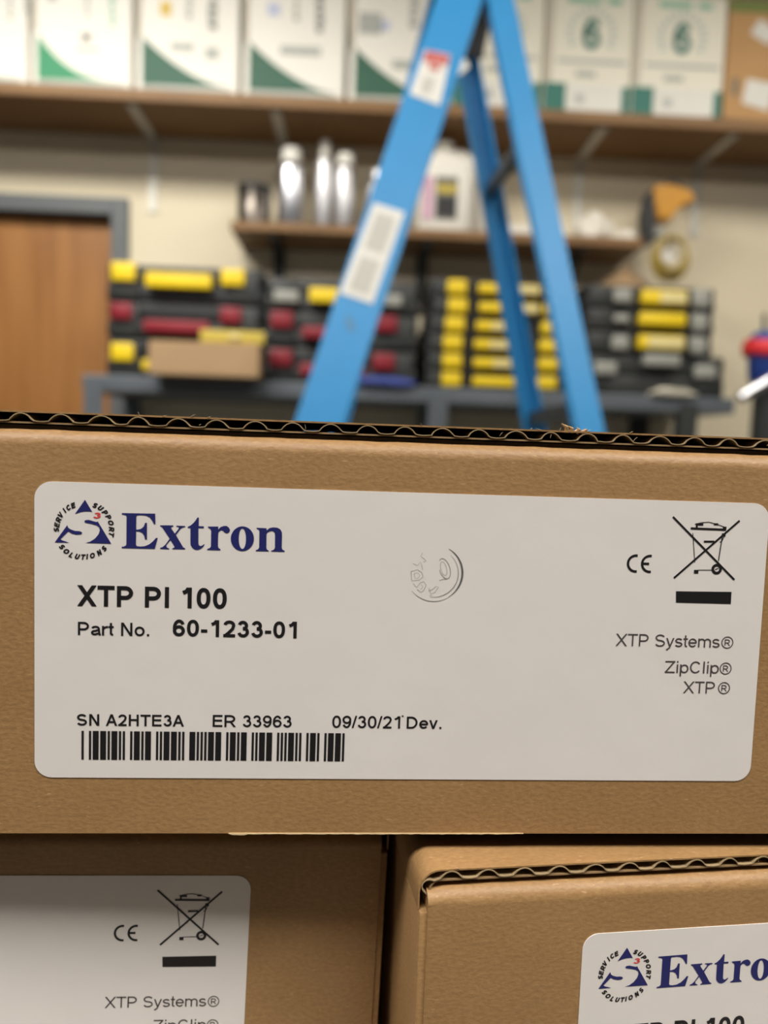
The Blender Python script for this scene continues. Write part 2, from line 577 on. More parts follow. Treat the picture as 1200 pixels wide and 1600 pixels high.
        line(*(arc(W * .47, 1 - h - ry * .94, W * .44 - h, ry * .94, 165, -88)))
        line(*(arc(W / 2, h + r2, W / 2 - h, r2, 95, -168)))
    elif ch in '69':
        r = .33 - h
        a = arc(W / 2, h + r, W / 2 - h, r, 0, 360, 30)[:-1]
        b = arc(W / 2 + .01, .5, W / 2 - h + .01, .5 - h, 32, 190, 20)
        if ch == '9':
            a = [(W - x, 1 - y) for x, y in a]
            b = [(W - x, 1 - y) for x, y in b]
        S.append((a, True)); S.append((b, False))
    return S, P, W

_font_cache = {}
def text_shape(s, w=0.13, italic=0.0):
    """flat faces of a line of lettering, in units of the capital height"""
    key = (s, w, italic)
    if key in _font_cache:
        return _font_cache[key]
    V, F = [], []
    x = 0.0
    for ch in s:
        adv = ADV.get(ch, 556) / 716.0
        if ch == ' ':
            x += adv
            continue
        S, P, W = glyph(ch, w)
        ox = x + (adv - W) / 2
        for pts, closed in S:
            n = len(pts)
            k = len(V)
            for i in range(n):
                a = pts[i - 1] if closed or i > 0 else pts[0]
                b = pts[(i + 1) % n] if closed or i < n - 1 else pts[-1]
                tx, ty = b[0] - a[0], b[1] - a[1]
                l = math.hypot(tx, ty) or 1
                nx, ny = -ty / l * w / 2, tx / l * w / 2
                V += [(ox + pts[i][0] + nx, pts[i][1] + ny), (ox + pts[i][0] - nx, pts[i][1] - ny)]
            for i in range(n if closed else n - 1):
                j = (i + 1) % n
                F.append((k + 2 * i, k + 2 * j, k + 2 * j + 1, k + 2 * i + 1))
        for q in P:
            k = len(V)
            V += [(ox + a, b) for a, b in q]
            F.append((k, k + 1, k + 2, k + 3))
        x += adv
    V = [(a + italic * b, b) for a, b in V]
    x0 = min(v[0] for v in V)
    x1 = max(v[0] for v in V)
    r = ([(a - x0, b) for a, b in V], F, x1 - x0)
    _font_cache[key] = r
    return r

def put_text(bm, s, u0, u1, vtop, vbase, y, bold=0.0, italic=0.0):
    pts, ff, w = text_shape(s, bold, italic)
    sx = (u1 - u0) / w
    sy = vbase - vtop
    vv = [bm.verts.new(((u0 + p[0] * sx) * .001, y, -(vbase - p[1] * sy) * .001)) for p in pts]
    for f in ff:
        try:
            bm.faces.new([vv[i] for i in f])
        except ValueError:
            pass

def put_char(bm, ch, cu, cv, ang, h, wmax, y, bold, italic):
    """one letter centred at (cu, cv), turned clockwise by ang"""
    pts, ff, w = text_shape(ch, bold, italic)
    k = h
    kx = min(h, wmax / w) if wmax else h
    ca, sa = math.cos(ang), math.sin(ang)
    vv = []
    for p in pts:
        a = (p[0] - w / 2) * kx
        b = (0.5 - p[1]) * k
        vv.append(bm.verts.new(((cu + a * ca - b * sa) * .001, y, -(cv + a * sa + b * ca) * .001)))
    for f in ff:
        try:
            bm.faces.new([vv[i] for i in f])
        except ValueError:
            pass

PY = -0.00017      # print lies this far in front of the carton face; label face at -0.00012
SERIF={'E':[(14.3,4.94),(19.81,4.88),(19.86,6.66),(19.64,6.68),(19.32,6.09),(18.89,5.54),(18.33,5.27),(17.71,5.2),(16.97,5.23),(16.76,5.31),(16.69,5.54),(16.68,7.67),(16.99,7.66),(17.48,7.52),(17.91,7.15),(18.15,6.48),(18.46,6.47),(18.48,9.29),(18.17,9.3),(18.05,8.73),(17.73,8.23),(17.24,7.99),(16.68,7.94),(16.67,10.23),(16.82,10.46),(17.38,10.53),(18.12,10.45),(18.86,10.11),(19.48,9.58),(19.97,9.0),(20.28,8.99),(19.8,10.85),(14.33,10.87),(14.33,10.64),(14.72,10.58),(15.01,10.4),(15.09,10.15),(15.09,5.58),(15.0,5.33),(14.69,5.22),(14.3,5.19)],'x':[(20.65,6.82),(22.82,6.78),(22.83,6.99),(22.55,7.04),(22.46,7.17),(22.56,7.4),(23.1,8.17),(23.74,7.3),(23.77,7.11),(23.61,7.01),(23.32,6.97),(23.35,6.81),(24.81,6.83),(24.79,7.01),(24.36,7.12),(24.05,7.33),(23.28,8.4),(24.33,10.16),(24.52,10.47),(24.86,10.63),(24.84,10.81),(22.72,10.81),(22.72,10.66),(23.03,10.57),(23.09,10.42),(22.96,10.19),(22.39,9.29),(21.72,10.16),(21.72,10.42),(21.91,10.63),(22.18,10.7),(22.16,10.85),(20.67,10.83),(20.69,10.66),(21.1,10.5),(21.53,10.1),(22.26,9.06),(21.13,7.38),(20.94,7.13),(20.63,6.97)],'t':[(26.82,5.33),(27.06,5.33),(27.06,6.79),(27.91,6.8),(27.91,7.12),(27.01,7.11),(27.05,9.7),(27.12,10.02),(27.39,10.18),(27.7,10.07),(27.95,9.87),(28.12,9.86),(27.89,10.25),(27.46,10.65),(26.96,10.86),(26.46,10.8),(26.02,10.5),(25.76,10.05),(25.72,9.61),(25.69,7.16),(25.23,7.13),(25.23,6.94),(25.66,6.74),(26.15,6.31),(26.52,5.83)],'r':[(28.58,6.81),(30.33,6.77),(30.32,7.29),(30.71,6.85),(31.21,6.65),(31.71,6.63),(32.09,6.88),(32.32,7.32),(32.17,7.71),(31.79,7.88),(31.41,7.77),(31.16,7.48),(30.91,7.36),(30.6,7.5),(30.37,7.76),(30.33,8.33),(30.32,10.13),(30.45,10.44),(30.77,10.63),(30.77,10.82),(28.52,10.81),(28.54,10.65),(28.95,10.48),(29.16,10.22),(29.16,7.6),(29.03,7.25),(28.65,7.0)],'n':[(36.74,6.79),(38.44,6.83),(38.48,7.21),(38.88,6.82),(39.51,6.65),(40.27,6.68),(40.78,6.96),(41.05,7.46),(41.09,8.04),(41.08,10.1),(41.21,10.42),(41.6,10.6),(41.6,10.8),(39.28,10.79),(39.31,10.66),(39.72,10.5),(39.94,10.19),(39.92,8.07),(39.85,7.56),(39.53,7.29),(39.08,7.3),(38.65,7.53),(38.46,7.85),(38.47,10.17),(38.58,10.49),(38.9,10.65),(38.9,10.78),(36.69,10.79),(36.71,10.64),(37.06,10.49),(37.27,10.2),(37.26,7.44),(37.15,7.12),(36.81,6.98)],'o':[(36.36,8.68),(36.33,9.1),(36.23,9.5),(36.05,9.87),(35.82,10.2),(35.52,10.47),(35.19,10.67),(34.83,10.8),(34.45,10.85),(34.06,10.82),(33.7,10.71),(33.36,10.52),(33.06,10.27),(32.81,9.95),(32.62,9.59),(32.5,9.2),(32.46,8.79),(32.49,8.37),(32.59,7.98),(32.77,7.61),(33.0,7.28),(33.29,7.01),(33.63,6.8),(33.99,6.67),(34.37,6.62),(34.75,6.65),(35.12,6.76),(35.46,6.95),(35.76,7.2),(36.01,7.52),(36.2,7.88),(36.31,8.27)],'oi':[(35.02,8.72),(35.02,9.06),(34.99,9.39),(34.94,9.7),(34.87,9.97),(34.78,10.19),(34.67,10.35),(34.56,10.46),(34.44,10.49),(34.32,10.46),(34.2,10.37),(34.09,10.21),(33.99,9.99),(33.91,9.73),(33.85,9.42),(33.81,9.09),(33.79,8.75),(33.8,8.41),(33.83,8.08),(33.88,7.77),(33.95,7.51),(34.04,7.29),(34.14,7.12),(34.26,7.02),(34.38,6.98),(34.5,7.01),(34.61,7.11),(34.72,7.27),(34.82,7.48),(34.9,7.75),(34.97,8.05),(35.01,8.38)]}
TRI=[[(8.25,2.88),(9.45,4.88),(9.0,4.82),(8.26,4.84),(7.52,4.97),(6.62,5.32)],[(5.37,7.22),(5.54,7.66),(5.94,7.94),(6.62,8.16),(7.41,8.19),(7.73,8.32),(7.81,8.47),(7.73,8.65),(7.47,8.75),(6.85,8.79),(6.17,8.64),(5.54,8.3),(4.26,9.63),(4.52,9.8),(5.71,10.17),(3.33,10.2)],[(8.15,6.47),(8.38,6.29),(8.89,6.25),(9.57,6.43),(10.14,6.57),(10.36,6.47),(12.6,10.17),(8.33,10.14),(9.12,9.91),(9.92,9.36),(10.49,8.64),(10.71,7.98),(10.6,7.46),(10.14,7.12),(9.34,6.91),(8.55,6.78),(8.26,6.7)]]
RING={'SERVICE':[(3.6,8.06),(3.7,7.24),(3.94,6.38),(4.33,5.5),(4.92,4.78),(5.57,4.27),(6.33,3.9)],'SUPPORT':[(9.9,3.79),(10.81,4.23),(11.52,4.91),(12.09,5.66),(12.5,6.64),(12.63,7.7),(12.6,8.66)],'SOLUTIONS':[(4.52,10.91),(5.24,11.66),(6.0,12.23),(7.06,12.49),(8.05,12.53),(8.65,12.45),(9.51,12.25),(10.64,11.73),(11.43,11.02)]}
BIN={'lid':[(112.74,4.78),(119.21,4.85)],'blk':[(113.64,3.84),(114.98,4.22)],'arch':[(113.45,4.02),(114.69,3.71),(115.95,3.58),(117.5,3.91),(119.19,4.48)],'ls':[(113.18,5.63),(113.9,10.83)],'rs':[(118.64,5.73),(118.2,10.47)],'mid':[(115.3,7.06),(117.2,7.01)],'bot':[(114.49,12.18),(117.04,12.12)],'foot':[(113.86,12.15),(114.66,12.8)],'wheel':[(117.99,11.92),(118.91,11.9)],'hb':[(118.49,5.49),(119.17,6.09)],'X1':[(109.38,2.83),(121.37,13.77)],'X2':[(121.57,3.17),(110.28,13.71)],'bar':[(110.81,16.07),(121.01,15.96),(121.03,18.13),(110.94,18.09)]}

C39 = {'*': '010010100', 'A': '100001001', '2': '001100001', 'H': '100001100', 'T': '000010110', 'E': '100011000', '3': '101100000'}

PRINTS = []
def printed(name, bm, m):
    o = mesh_obj(name, bm, M[m])
    PRINTS.append(o)
    return o

def build_prints():
    b = bmesh.new()
    for t in TRI:
        fill_poly(b, t, PY)
    printed('logo_triangle', b, 'navy')
    b = bmesh.new()
    cu, cv = 8.09, 7.88
    for wd, pos in RING.items():
        for ch, (u, v) in zip(wd, pos):
            a = math.atan2(v - cv, u - cu)
            ang = a + PI / 2 if wd != 'SOLUTIONS' else a - PI / 2
            put_char(b, ch, u, v, ang, 0.90, 1.0 if ch not in 'I' else 0.5, PY, 0.27, 0.22)
    printed('logo_ring_lettering', b, 'ink')
    b = bmesh.new()
    put_text(b, '3', 9.62, 10.82, 4.97, 5.96, PY, 0.2, 0.15)
    printed('logo_numeral', b, 'redink')
    b = bmesh.new()
    for k in 'Extrn':
        fill_poly(b, SERIF[k], PY)
    fill_poly(b, SERIF['o'], PY, SERIF['oi'])
    printed('brand_lettering', b, 'navy')
    b = bmesh.new()
    put_text(b, 'XTP PI 100', 7.03, 31.97, 17.33, 20.9, PY, 0.195)
    printed('model_lettering', b, 'ink')
    b = bmesh.new()
    put_text(b, 'Part No.', 7.18, 19.02, 23.6, 25.88, PY, 0.15)
    put_text(b, '60-1233-01', 22.98, 44.0, 22.87, 25.79, PY, 0.185)
    printed('part_number_lettering', b, 'ink')
    b = bmesh.new()
    put_text(b, 'SN A2HTE3A', 7.08, 25.08, 39.57, 41.6, PY, 0.165)
    put_text(b, 'ER 33963', 29.97, 43.53, 39.47, 41.59, PY, 0.155)
    put_text(b, '09/30/21', 50.6, 62.5, 39.36, 41.57, PY, 0.15)
    put_text(b, 'Dev.', 63.68, 69.83, 39.4, 41.57, PY, 0.15)
    rect(b, 62.75, 39.2, 63.05, 39.45, PY)
    printed('serial_lettering', b, 'ink')
    # barcode
    seq = []
    for ci, ch in enumerate('*A2HTE3A*'):
        for i, e in enumerate(C39[ch]):
            seq.append((i % 2 == 0, 2.85 if e == '1' else 1.0))
        if ci < 8:
            seq.append((False, 1.0))
    tot = sum(w for _, w in seq)
    b = bmesh.new()
    x = 7.87
    k = (52.80 - 7.87) / tot
    for bar, w in seq:
        if bar:
            rect(b, x - 0.03, 42.52, x + w * k + 0.03, 47.58, PY)
        x += w * k
    printed('barcode', b, 'ink')
    # CE mark
    b = bmesh.new()
    r = 1.42
    w = 0.42
    for c0, c1 in (((103.2), 11.28), ((105.75), 11.28)):
        pts = [(c0 + r * 1.0 * math.cos(q) + 0.0, c1 + r * math.sin(q)) for q in [math.radians(d) for d in range(80, 281, 10)]]
        stroke(b, pts, w, PY)
    stroke(b, [(104.35, 11.28), (105.6, 11.28)], w, PY)
    printed('conformity_mark', b, 'ink')
    # crossed-out wheeled bin
    b = bmesh.new()
    B = BIN
    stroke(b, B['X1'], 0.36, PY)
    stroke(b, B['X2'], 0.36, PY)
    stroke(b, B['lid'], 0.38, PY)
    rect(b, B['blk'][0][0], B['blk'][0][1], B['blk'][1][0], B['blk'][1][1], PY)
    rect(b, B['blk'][0][0], B['blk'][0][1], B['blk'][0][0] + .35, B['lid'][0][1], PY)
    rect(b, 116.9, 3.75, 117.7, 4.1, PY)
    rect(b, 118.6, 4.3, 119.25, 4.9, PY)
    stroke(b, B['arch'], 0.13, PY)
    stroke(b, B['ls'], 0.14, PY)
    stroke(b, B['rs'], 0.18, PY)
    stroke(b, B['mid'], 0.34, PY)
    stroke(b, B['bot'], 0.12, PY)
    rect(b, *B['foot'][0], *B['foot'][1], PY)
    rect(b, *B['hb'][0], *B['hb'][1], PY)
    stroke(b, [(118.9, 6.1), (118.6, 6.9), (118.2, 7.1)], 0.14, PY)
    wc = B['wheel'][0]
    stroke(b, [(wc[0] + .72 * math.cos(q * PI / 10), wc[1] + .72 * math.sin(q * PI / 10)) for q in range(20)], 0.5, PY, True)
    stroke(b, [(wc[0] - .3, wc[1] + .1), (wc[0] + .3, wc[1] - .15)], 0.16, PY)
    fill_poly(b, B['bar'], PY)
    printed('crossed_bin_mark', b, 'ink')
    b = bmesh.new()
    for s_, a0, a1, v0, v1, rc, rv in (('XTP Systems', 100.4, 119.5, 23.9, 26.12, 120.9, 25.15), ('ZipClip', 109.7, 119.66, 28.68, 30.86, 120.92, 29.9), ('XTP', 113.32, 119.15, 32.36, 34.52, 120.88, 33.5)):
        put_text(b, s_, a0, a1, v0, v1, PY, 0.115)
        stroke(b, [(rc + 1.02 * math.cos(i * PI / 14), rv + 1.02 * math.sin(i * PI / 14)) for i in range(28)], 0.17, PY, True)
        put_char(b, 'R', rc + .02, rv, 0.0, 1.15, None, PY, 0.14, 0.0)
    printed('trademark_lettering', b, 'inkgrey')
build_prints()

def coin_mark(parent):
    """rubbed impression of a round stamp on the top carton's label only"""
    cu, cv, r = 67.5, 13.85, 4.95
    b = bmesh.new()
    def arc(rr, a0, a1, w0, w1, n=28, du=0.0, dv=0.0):
        pts, ws = [], []
        for i in range(n + 1):
            q = math.radians(a0 + (a1 - a0) * i / n)
            pts.append((cu + du + rr * math.cos(q), cv + dv + rr * math.sin(q)))
            ws.append(w0 + (w1 - w0) * math.sin(PI * i / n))
        stroke(b, pts, ws, PY)
    arc(r, 55, 140, 0.05, 0.12)
    arc(r - 0.75, -50, 100, 0.04, 0.14)
    el = [(cu + 1.75 + 1.0 * math.cos(q) + .35 * math.sin(q), cv - 0.85 + 1.75 * math.sin(q) + .2 * math.cos(q)) for q in [i * PI / 12 for i in range(-9, 12)]]
    stroke(b, el, 0.10, PY)
    el = [(cu + 1.6 + .55 * math.cos(q) + .25 * math.sin(q), cv - 0.85 + 1.2 * math.sin(q) + .1 * math.cos(q)) for q in [i * PI / 12 for i in range(24)]]
    stroke(b, el, 0.06, PY, True)
    stroke(b, [(cu + .9, cv + 1.25), (cu + 1.6, cv + 1.0), (cu + 2.2, cv + .95)], 0.08, PY)
    def poly(pts, w=0.07):
        stroke(b, [(cu + p, cv + q) for p, q in pts], w, PY)
    poly([(-4.1, -.2), (-3.9, 1.4), (-2.6, 1.25), (-1.95, .7), (-2.2, -.1), (-3.0, -.55), (-4.1, -.2)])
    poly([(-3.5, 0.1), (-3.35, 1.0), (-2.8, .9), (-2.5, .45), (-2.9, 0.0), (-3.5, .1)], 0.05)
    poly([(-3.6, 1.9), (-3.0, 2.6), (-2.4, 1.7), (-1.8, 1.5), (-1.35, 2.1), (-1.8, 3.1), (-2.2, 3.4), (-2.9, 2.9)])
    poly([(-2.2, 2.0), (-1.9, 2.4), (-2.3, 2.9)], 0.05)
    poly([(-.9, 2.6), (-.5, 3.6), (0.2, 3.4), (.8, 2.4), (.4, 2.3), (-.3, 2.9), (-.9, 3.1)])
    poly([(-.4, 4.1), (-.7, 3.8), (-.2, 3.9)], 0.06)
    poly([(-3.8, -1.6), (-3.0, -1.3), (-2.5, -1.9), (-2.2, -1.2), (-2.1, -.6)], 0.06)
    poly([(-2.2, -3.5), (-2.5, -2.9), (-1.9, -2.5), (-1.5, -2.1), (-2.0, -1.9)], 0.06)
    mesh_obj('rubbed_ring_mark', b, M['rub'], parent)
    b = bmesh.new()
    arc(r - .05, -62, 58, 0.05, 0.34, 40)
    mesh_obj('rubbed_arc_mark', b, M['rubdark'], parent)

def path_point(s, off, x0, x1, ztop, drop, rad):
    """point at arc length s along a lid profile that runs up the left side, over the top, down the right side; off = inward offset"""
    segs = [('L', drop), ('A', rad * PI / 2), ('T', (x1 - x0) - 2 * rad), ('B', rad * PI / 2), ('R', drop)]
    k = 0
    while k < 4 and s > segs[k][1]:
        s -= segs[k][1]
        k += 1
    if k == 0:
        return (x0 + off, ztop - rad - drop + s)
    if k == 1:
        q = s / rad
        return (x0 + rad - (rad - off) * math.cos(q), ztop - rad + (rad - off) * math.sin(q))
    if k == 2:
        return (x0 + rad + s, ztop - off)
    if k == 3:
        q = s / rad
        return (x1 - rad + (rad - off) * math.sin(q), ztop - rad + (rad - off) * math.cos(q))
    return (x1 - off, ztop - rad - s)

def ribbon(bm, line, th, y0, y1):
    """sheet of thickness th following (x, z) points, from depth y0 to y1"""
    n = len(line)
    A = []
    for i in range(n):
        a = line[max(i - 1, 0)]
        b = line[min(i + 1, n - 1)]
        tx, tz = b[0] - a[0], b[1] - a[1]
        l = math.hypot(tx, tz) or 1
        nx, nz = -tz / l * th / 2, tx / l * th / 2
        p = line[i]
        A.append([bm.verts.new(c) for c in ((p[0] + nx, y0, p[1] + nz), (p[0] - nx, y0, p[1] - nz), (p[0] - nx, y1, p[1] - nz), (p[0] + nx, y1, p[1] + nz))])
    for i in range(n - 1):
        for k in range(4):
            j = (k + 1) % 4
            bm.faces.new((A[i][k], A[i][j], A[i + 1][j], A[i + 1][k]))
    bm.faces.new(A[0])
    bm.faces.new(A[-1])

mm = 0.001
def carton(label, org, yaw, vb, lid_top, uL, uR, depth, seed, phase=0.0, lean=0.0, roll=0.0):
    """mailer carton; org = world position (mm from the camera) of its label's top-left corner"""
    rnd = random.Random(seed)
    ya, le, ro = math.radians(yaw), math.radians(lean), math.radians(roll)
    d0, n0 = Vector((math.cos(ya), math.sin(ya), 0)), Vector((-math.sin(ya), math.cos(ya), 0))
    u0 = Vector((0, 0, math.cos(le))) + n0 * math.sin(le)
    d1 = d0 * math.cos(ro) + u0 * math.sin(ro)
    u1 = u0 * math.cos(ro) - d0 * math.sin(ro)
    n1 = u1.cross(d1)
    base = CAM + Vector(org) * mm - u1 * (vb * mm)
    t = thing('shipping_carton', label, 'carton', base, 0, 'stacked shipping cartons')
    t.rotation_euler = Matrix((d1, n1, u1)).transposed().to_euler()
    zt = (vb + lid_top) * mm
    th = 2.1 * mm
    x0, x1 = uL * mm, uR * mm
    D = depth * mm
    # body
    bm = box(x0 + .0001, x1 - .0001, 0.7 * mm, D, 0, zt - 6.9 * mm, 0.5 * mm, 2)
    bx(bm, x0 + th, x1 - th, 5 * mm, D - .0001, zt - 8 * mm, zt - th - .0002)
    mesh_obj('carton_body', bm, M['kraft'], t, True)
    # front panel with its rolled fold
    r = 2.7 * mm
    zf = zt - th - 0.9 * mm
    prof = [(0.0, 0.0)]
    NZ = 6
    for i in range(1, NZ):
        prof.append((0.0, (zf - r) * i / NZ))
    for i in range(10):
        q = PI / 2 * i / 9
        prof.append((r - r * math.cos(q), zf - r + r * math.sin(q)))
    prof += [(9 * mm, zf), (9 * mm, 0)]
    fx0, fx1 = x0 + 1.5 * mm, x1 - 1.5 * mm
    NX = 60
    bm = bmesh.new()
    rows = []
    for i in range(NX + 1):
        x = fx0 + (fx1 - fx0) * i / NX
        row = []
        for j, (y, z) in enumerate(prof):
            dz = 0.0
            dy = 0.0
            if j >= NZ and z > zf - r * 1.2 and y < 5 * mm:
                dz = 0.16 * mm * (noise.noise(Vector((x * 220 + seed, 0, 0))))
                dy = 0.12 * mm * noise.noise(Vector((x * 150 + seed, 5, z * 300)))
                if i == 0 or i == NX:
                    dz -= 0.5 * mm
                elif i == 1 or i == NX - 1:
                    dz -= 0.1 * mm
            if (i == 0 or i == NX) and y < 0.1 * mm:
                dy = 0.35 * mm
            row.append(bm.verts.new((x, y + dy, z + dz)))
        rows.append(row)
    n = len(prof)
    for a, b in zip(rows, rows[1:]):
        for j in range(n):
            bm.faces.new((a[j], a[(j + 1) % n], b[(j + 1) % n], b[j]))
    bm.faces.new(rows[0])
    bm.faces.new(rows[-1])
    mesh_obj('front_panel', bm, M['kraft'], t, True)
    # corrugated lid
    drop, rad = 3.0 * mm, 3.8 * mm
    total = 2 * drop + PI * rad + (x1 - x0) - 2 * rad
    y0 = 1.7 * mm
    def line(off, step):
        k = int(total / step)
        return [path_point(total * i / k, off, x0, x1, zt, drop, rad) for i in range(k + 1)]
    bm = bmesh.new()
    ribbon(bm, line(0.14 * mm, 1.0 * mm), 0.28 * mm, y0, D)
    lid = mesh_obj('lid', bm, M['kraft'], t, True)
    bm = bmesh.new()
    ribbon(bm, line(th - 0.14 * mm, 1.0 * mm), 0.28 * mm, y0 + .0001, D)
    mesh_obj('inner_liner', bm, M['liner'], lid, True)
    bm = bmesh.new()
    P = 6.45 * mm
    wave = []
    npp = 16
    k = int(total / P * npp)
    for i in range(k + 1):
        s = total * i / k
        cyc = s / P + phase
        f = cyc % 1.0
        jit = 0.12 * (noise.noise(Vector((math.floor(cyc) * 3.7 + seed, 1.3, 0))))
        top = 0.58 + jit
        if f < top:
            h = math.sin(PI * f / top) ** 0.6
        else:
            g = (f - top) / (1 - top)
            h = 0.10 - 0.10 * math.sin(PI * g)
        off = (th - 0.38 * mm) - h * (th - 0.76 * mm)
        wave.append(path_point(s, off, x0, x1, zt, drop, rad))
    ribbon(bm, wave, 0.17 * mm, y0 - .0001, D)
    mesh_obj('fluting', bm, M['flute'], lid, True)
    # stray paper fibres on the cut edge
    bm = bmesh.new()
    for i in range(26):
        x = x0 + rad + rnd.random() * (x1 - x0 - 2 * rad)
        z = zt - (0 if rnd.random() < .6 else th * .6)
        a = rnd.uniform(-1.2, 1.2)
        L = rnd.uniform(0.3, 1.1) * mm
        p0 = Vector((x, y0, z - .0001))
        p1 = p0 + Vector((math.sin(a) * L * .6, -0.15 * mm, math.cos(a) * L * .5))
        p2 = p0 + Vector((math.sin(a) * L * 1.2, -0.2 * mm, math.cos(a) * L * .75))
        tube([p0, p1, p2], [.00005, .00004, .00002], 4, bm)
    fib = mesh_obj('paper_fibres', bm, M['tear'], lid)
    fib['kind'] = 'stuff'
    # label
    b = bmesh.new()
    pts = []
    rr = 2.9
    for cx, cy, a0 in ((127 - rr, rr, -90), (127 - rr, 50.8 - rr, 0), (rr, 50.8 - rr, 90), (rr, rr, 180)):
        for i in range(9):
            q = math.radians(a0 + 90 * i / 8)
            pts.append((cx + rr * math.cos(q), cy + rr * math.sin(q)))
    prism(b, pts, lambda p, d: (p[0] * mm, d, -p[1] * mm), -0.00012, 0.00002)
    lab = mesh_obj('address_label', b, M['label'], t, loc=(0, 0, vb * mm))
    lab['label'] = 'white rounded product label with printed text'
    for k, p in enumerate(PRINTS):
        if p.parent is None:
            p.parent = lab
        else:
            c = p.copy()
            COL.objects.link(c)
            c.parent = lab
    return t, lab

topbox, toplab = carton('top cardboard carton whose whole white label is in view', (-53.70, 130.97, -7.01), 2.0, 60.8, 11.6, -29.5, 156, 72, 3, 0.35)
coin_mark(toplab)
lowL, labL = carton('lower cardboard carton in the shade, its label cut by the left edge', (-144.80, 136.04, -79.73), 4.13, 59.9, 11.1, -29.5, 153.6, 72, 8, 0.1, 1.19, -1.39)
lowR, labR = carton('lower cardboard carton showing its top and left corner, under the right half', (41.80, 128.13, -82.89), 6.6, 60.53, 12.0, -29.3, 156, 72, 15, 0.6)
# pale torn lip along the bottom edge of the top carton, and a curl of torn paper on its lid
b = bmesh.new()
rnd = random.Random(4)
up_, lo_ = [], []
u = 33.0
while u < 86:
    e = 1.0 if 35 < u < 84 else 0.2
    up_.append((u, 60.70))
    lo_.append((u, 60.8 + e * (0.04 + 0.10 * rnd.random()) + (0.22 if 33.5 < u < 36.5 else 0)))
    u += 0.7
prism(b, up_ + lo_[::-1], lambda p, d: (p[0] * mm, d, (60.8 - p[1]) * mm), -0.00012, 0.0004)
mesh_obj('torn_lip', b, M['tear'], topbox)
b = bmesh.new()
zt = (60.8 + 11.6) * mm
for dx, h in ((0, 1.5), (.7, 1.0), (1.6, .8), (2.6, .6)):
    tube([((90.3 + dx) * mm, .0022, zt - .0003), ((90.1 + dx * 1.4) * mm, .002, zt + h * .45 * mm), ((89.2 + dx * 1.7) * mm, .002, zt + h * mm * .8)], [.0005, .00035, .00008], 6, b)
mesh_obj('paper_tuft', b, M['kraft'], topbox)
# bench that carries them
TZ = CAM.z + (-82.89 - 60.53) * mm
t = thing('work_table', 'grey work table carrying the cardboard cartons', 'table', (0.0, 0.42, 0))
mesh_obj('table_top', box(-0.75, 0.75, -0.35, 0.35, TZ - 0.03, TZ, 0.004), M['tabletop'], t)
for sx in (-1, 1):
    for sy in (-1, 1):
        mesh_obj('leg', box(sx * .68 - .025, sx * .68 + .025, sy * .28 - .025, sy * .28 + .025, 0, TZ - 0.03, 0.004), M['steel'], t)

# ------------------------------------------------------------------ wall shelves
def pm(Y):
    return Y / FPX           # metres per photo pixel at depth Y

US_Y = 2.15
us_z = CAM.z + 0.930
t = thing('wall_shelf', 'long plywood shelf high on the wall under the white paper cartons', 'shelf', (0, WY, us_z - 0.032))
mesh_obj('shelf_board', box(-2.1, 2.1, US_Y - WY, -0.001, 0, 0.032, 0.003), M['ply'], t)
for px in (-30, 240, 443, 660, 905, 1090, 1290):
    x = at(px, 260, WY).x
    b = bmesh.new()
    bx(b, x - .013, x + .013, -.006, -.001, -0.215, -0.001)
    bx(b, x - .013, x + .013, US_Y - WY + .02, -.006, -0.006, -0.001)
    mesh_obj('bracket', b, M['zinc'], t)

MS_Y = 2.20
ms_z = CAM.z + 0.616
mx0 = at(360, 344, MS_Y).x
mx1 = at(1006, 377, MS_Y).x
t = thing('wall_shelf', 'short plywood shelf on the wall holding cans and white jugs', 'shelf', (0, WY, ms_z - 0.026))
mesh_obj('shelf_board', box(mx0, mx1, MS_Y - WY, -0.001, 0, 0.026, 0.003), M['ply'], t)
for px in (437, 660, 885):
    x = at(px, 400, WY).x
    b = bmesh.new()
    bx(b, x - .016, x + .016, -.014, -.001, -0.17, -0.0005)
    bx(b, x - .012, x + .012, MS_Y - WY + .02, -.014, -0.012, -0.0005)
    beam(b, (x, MS_Y - WY + .05, -0.008), (x, -0.010, -0.15), (1, 0, 0), 0.012, 0.006)
    mesh_obj('bracket', b, M['darkmetal'], t)

# ------------------------------------------------------------------ paper cartons on the upper shelf
CZH = 0.315
def front_patch(par, name, pts, m, y=-0.0012):
    b = bmesh.new()
    prism(b, pts, lambda p, d: (p[0], d, p[1]), y, 0.0004)
    return mesh_obj(name, b, M[m], par)

def lettering(par, name, s, cx, z, h, m, bold=0.02, vertical=False, wid=None, y=-0.0014):
    pts, ff, w = text_shape(s, 0.2)
    k = h
    kx = (wid / w) if wid else h
    b = bmesh.new()
    vv = []
    for p in pts:
        a, c = (p[0] - w / 2) * kx, p[1] * k
        if vertical:
            vv.append(b.verts.new((cx - c, y, z + a)))
        else:
            vv.append(b.verts.new((cx + a, y, z + c)))
    for f in ff:
        try:
            b.faces.new([vv[i] for i in f])
        except ValueError:
            pass
    return mesh_obj(name, b, M[m], par)

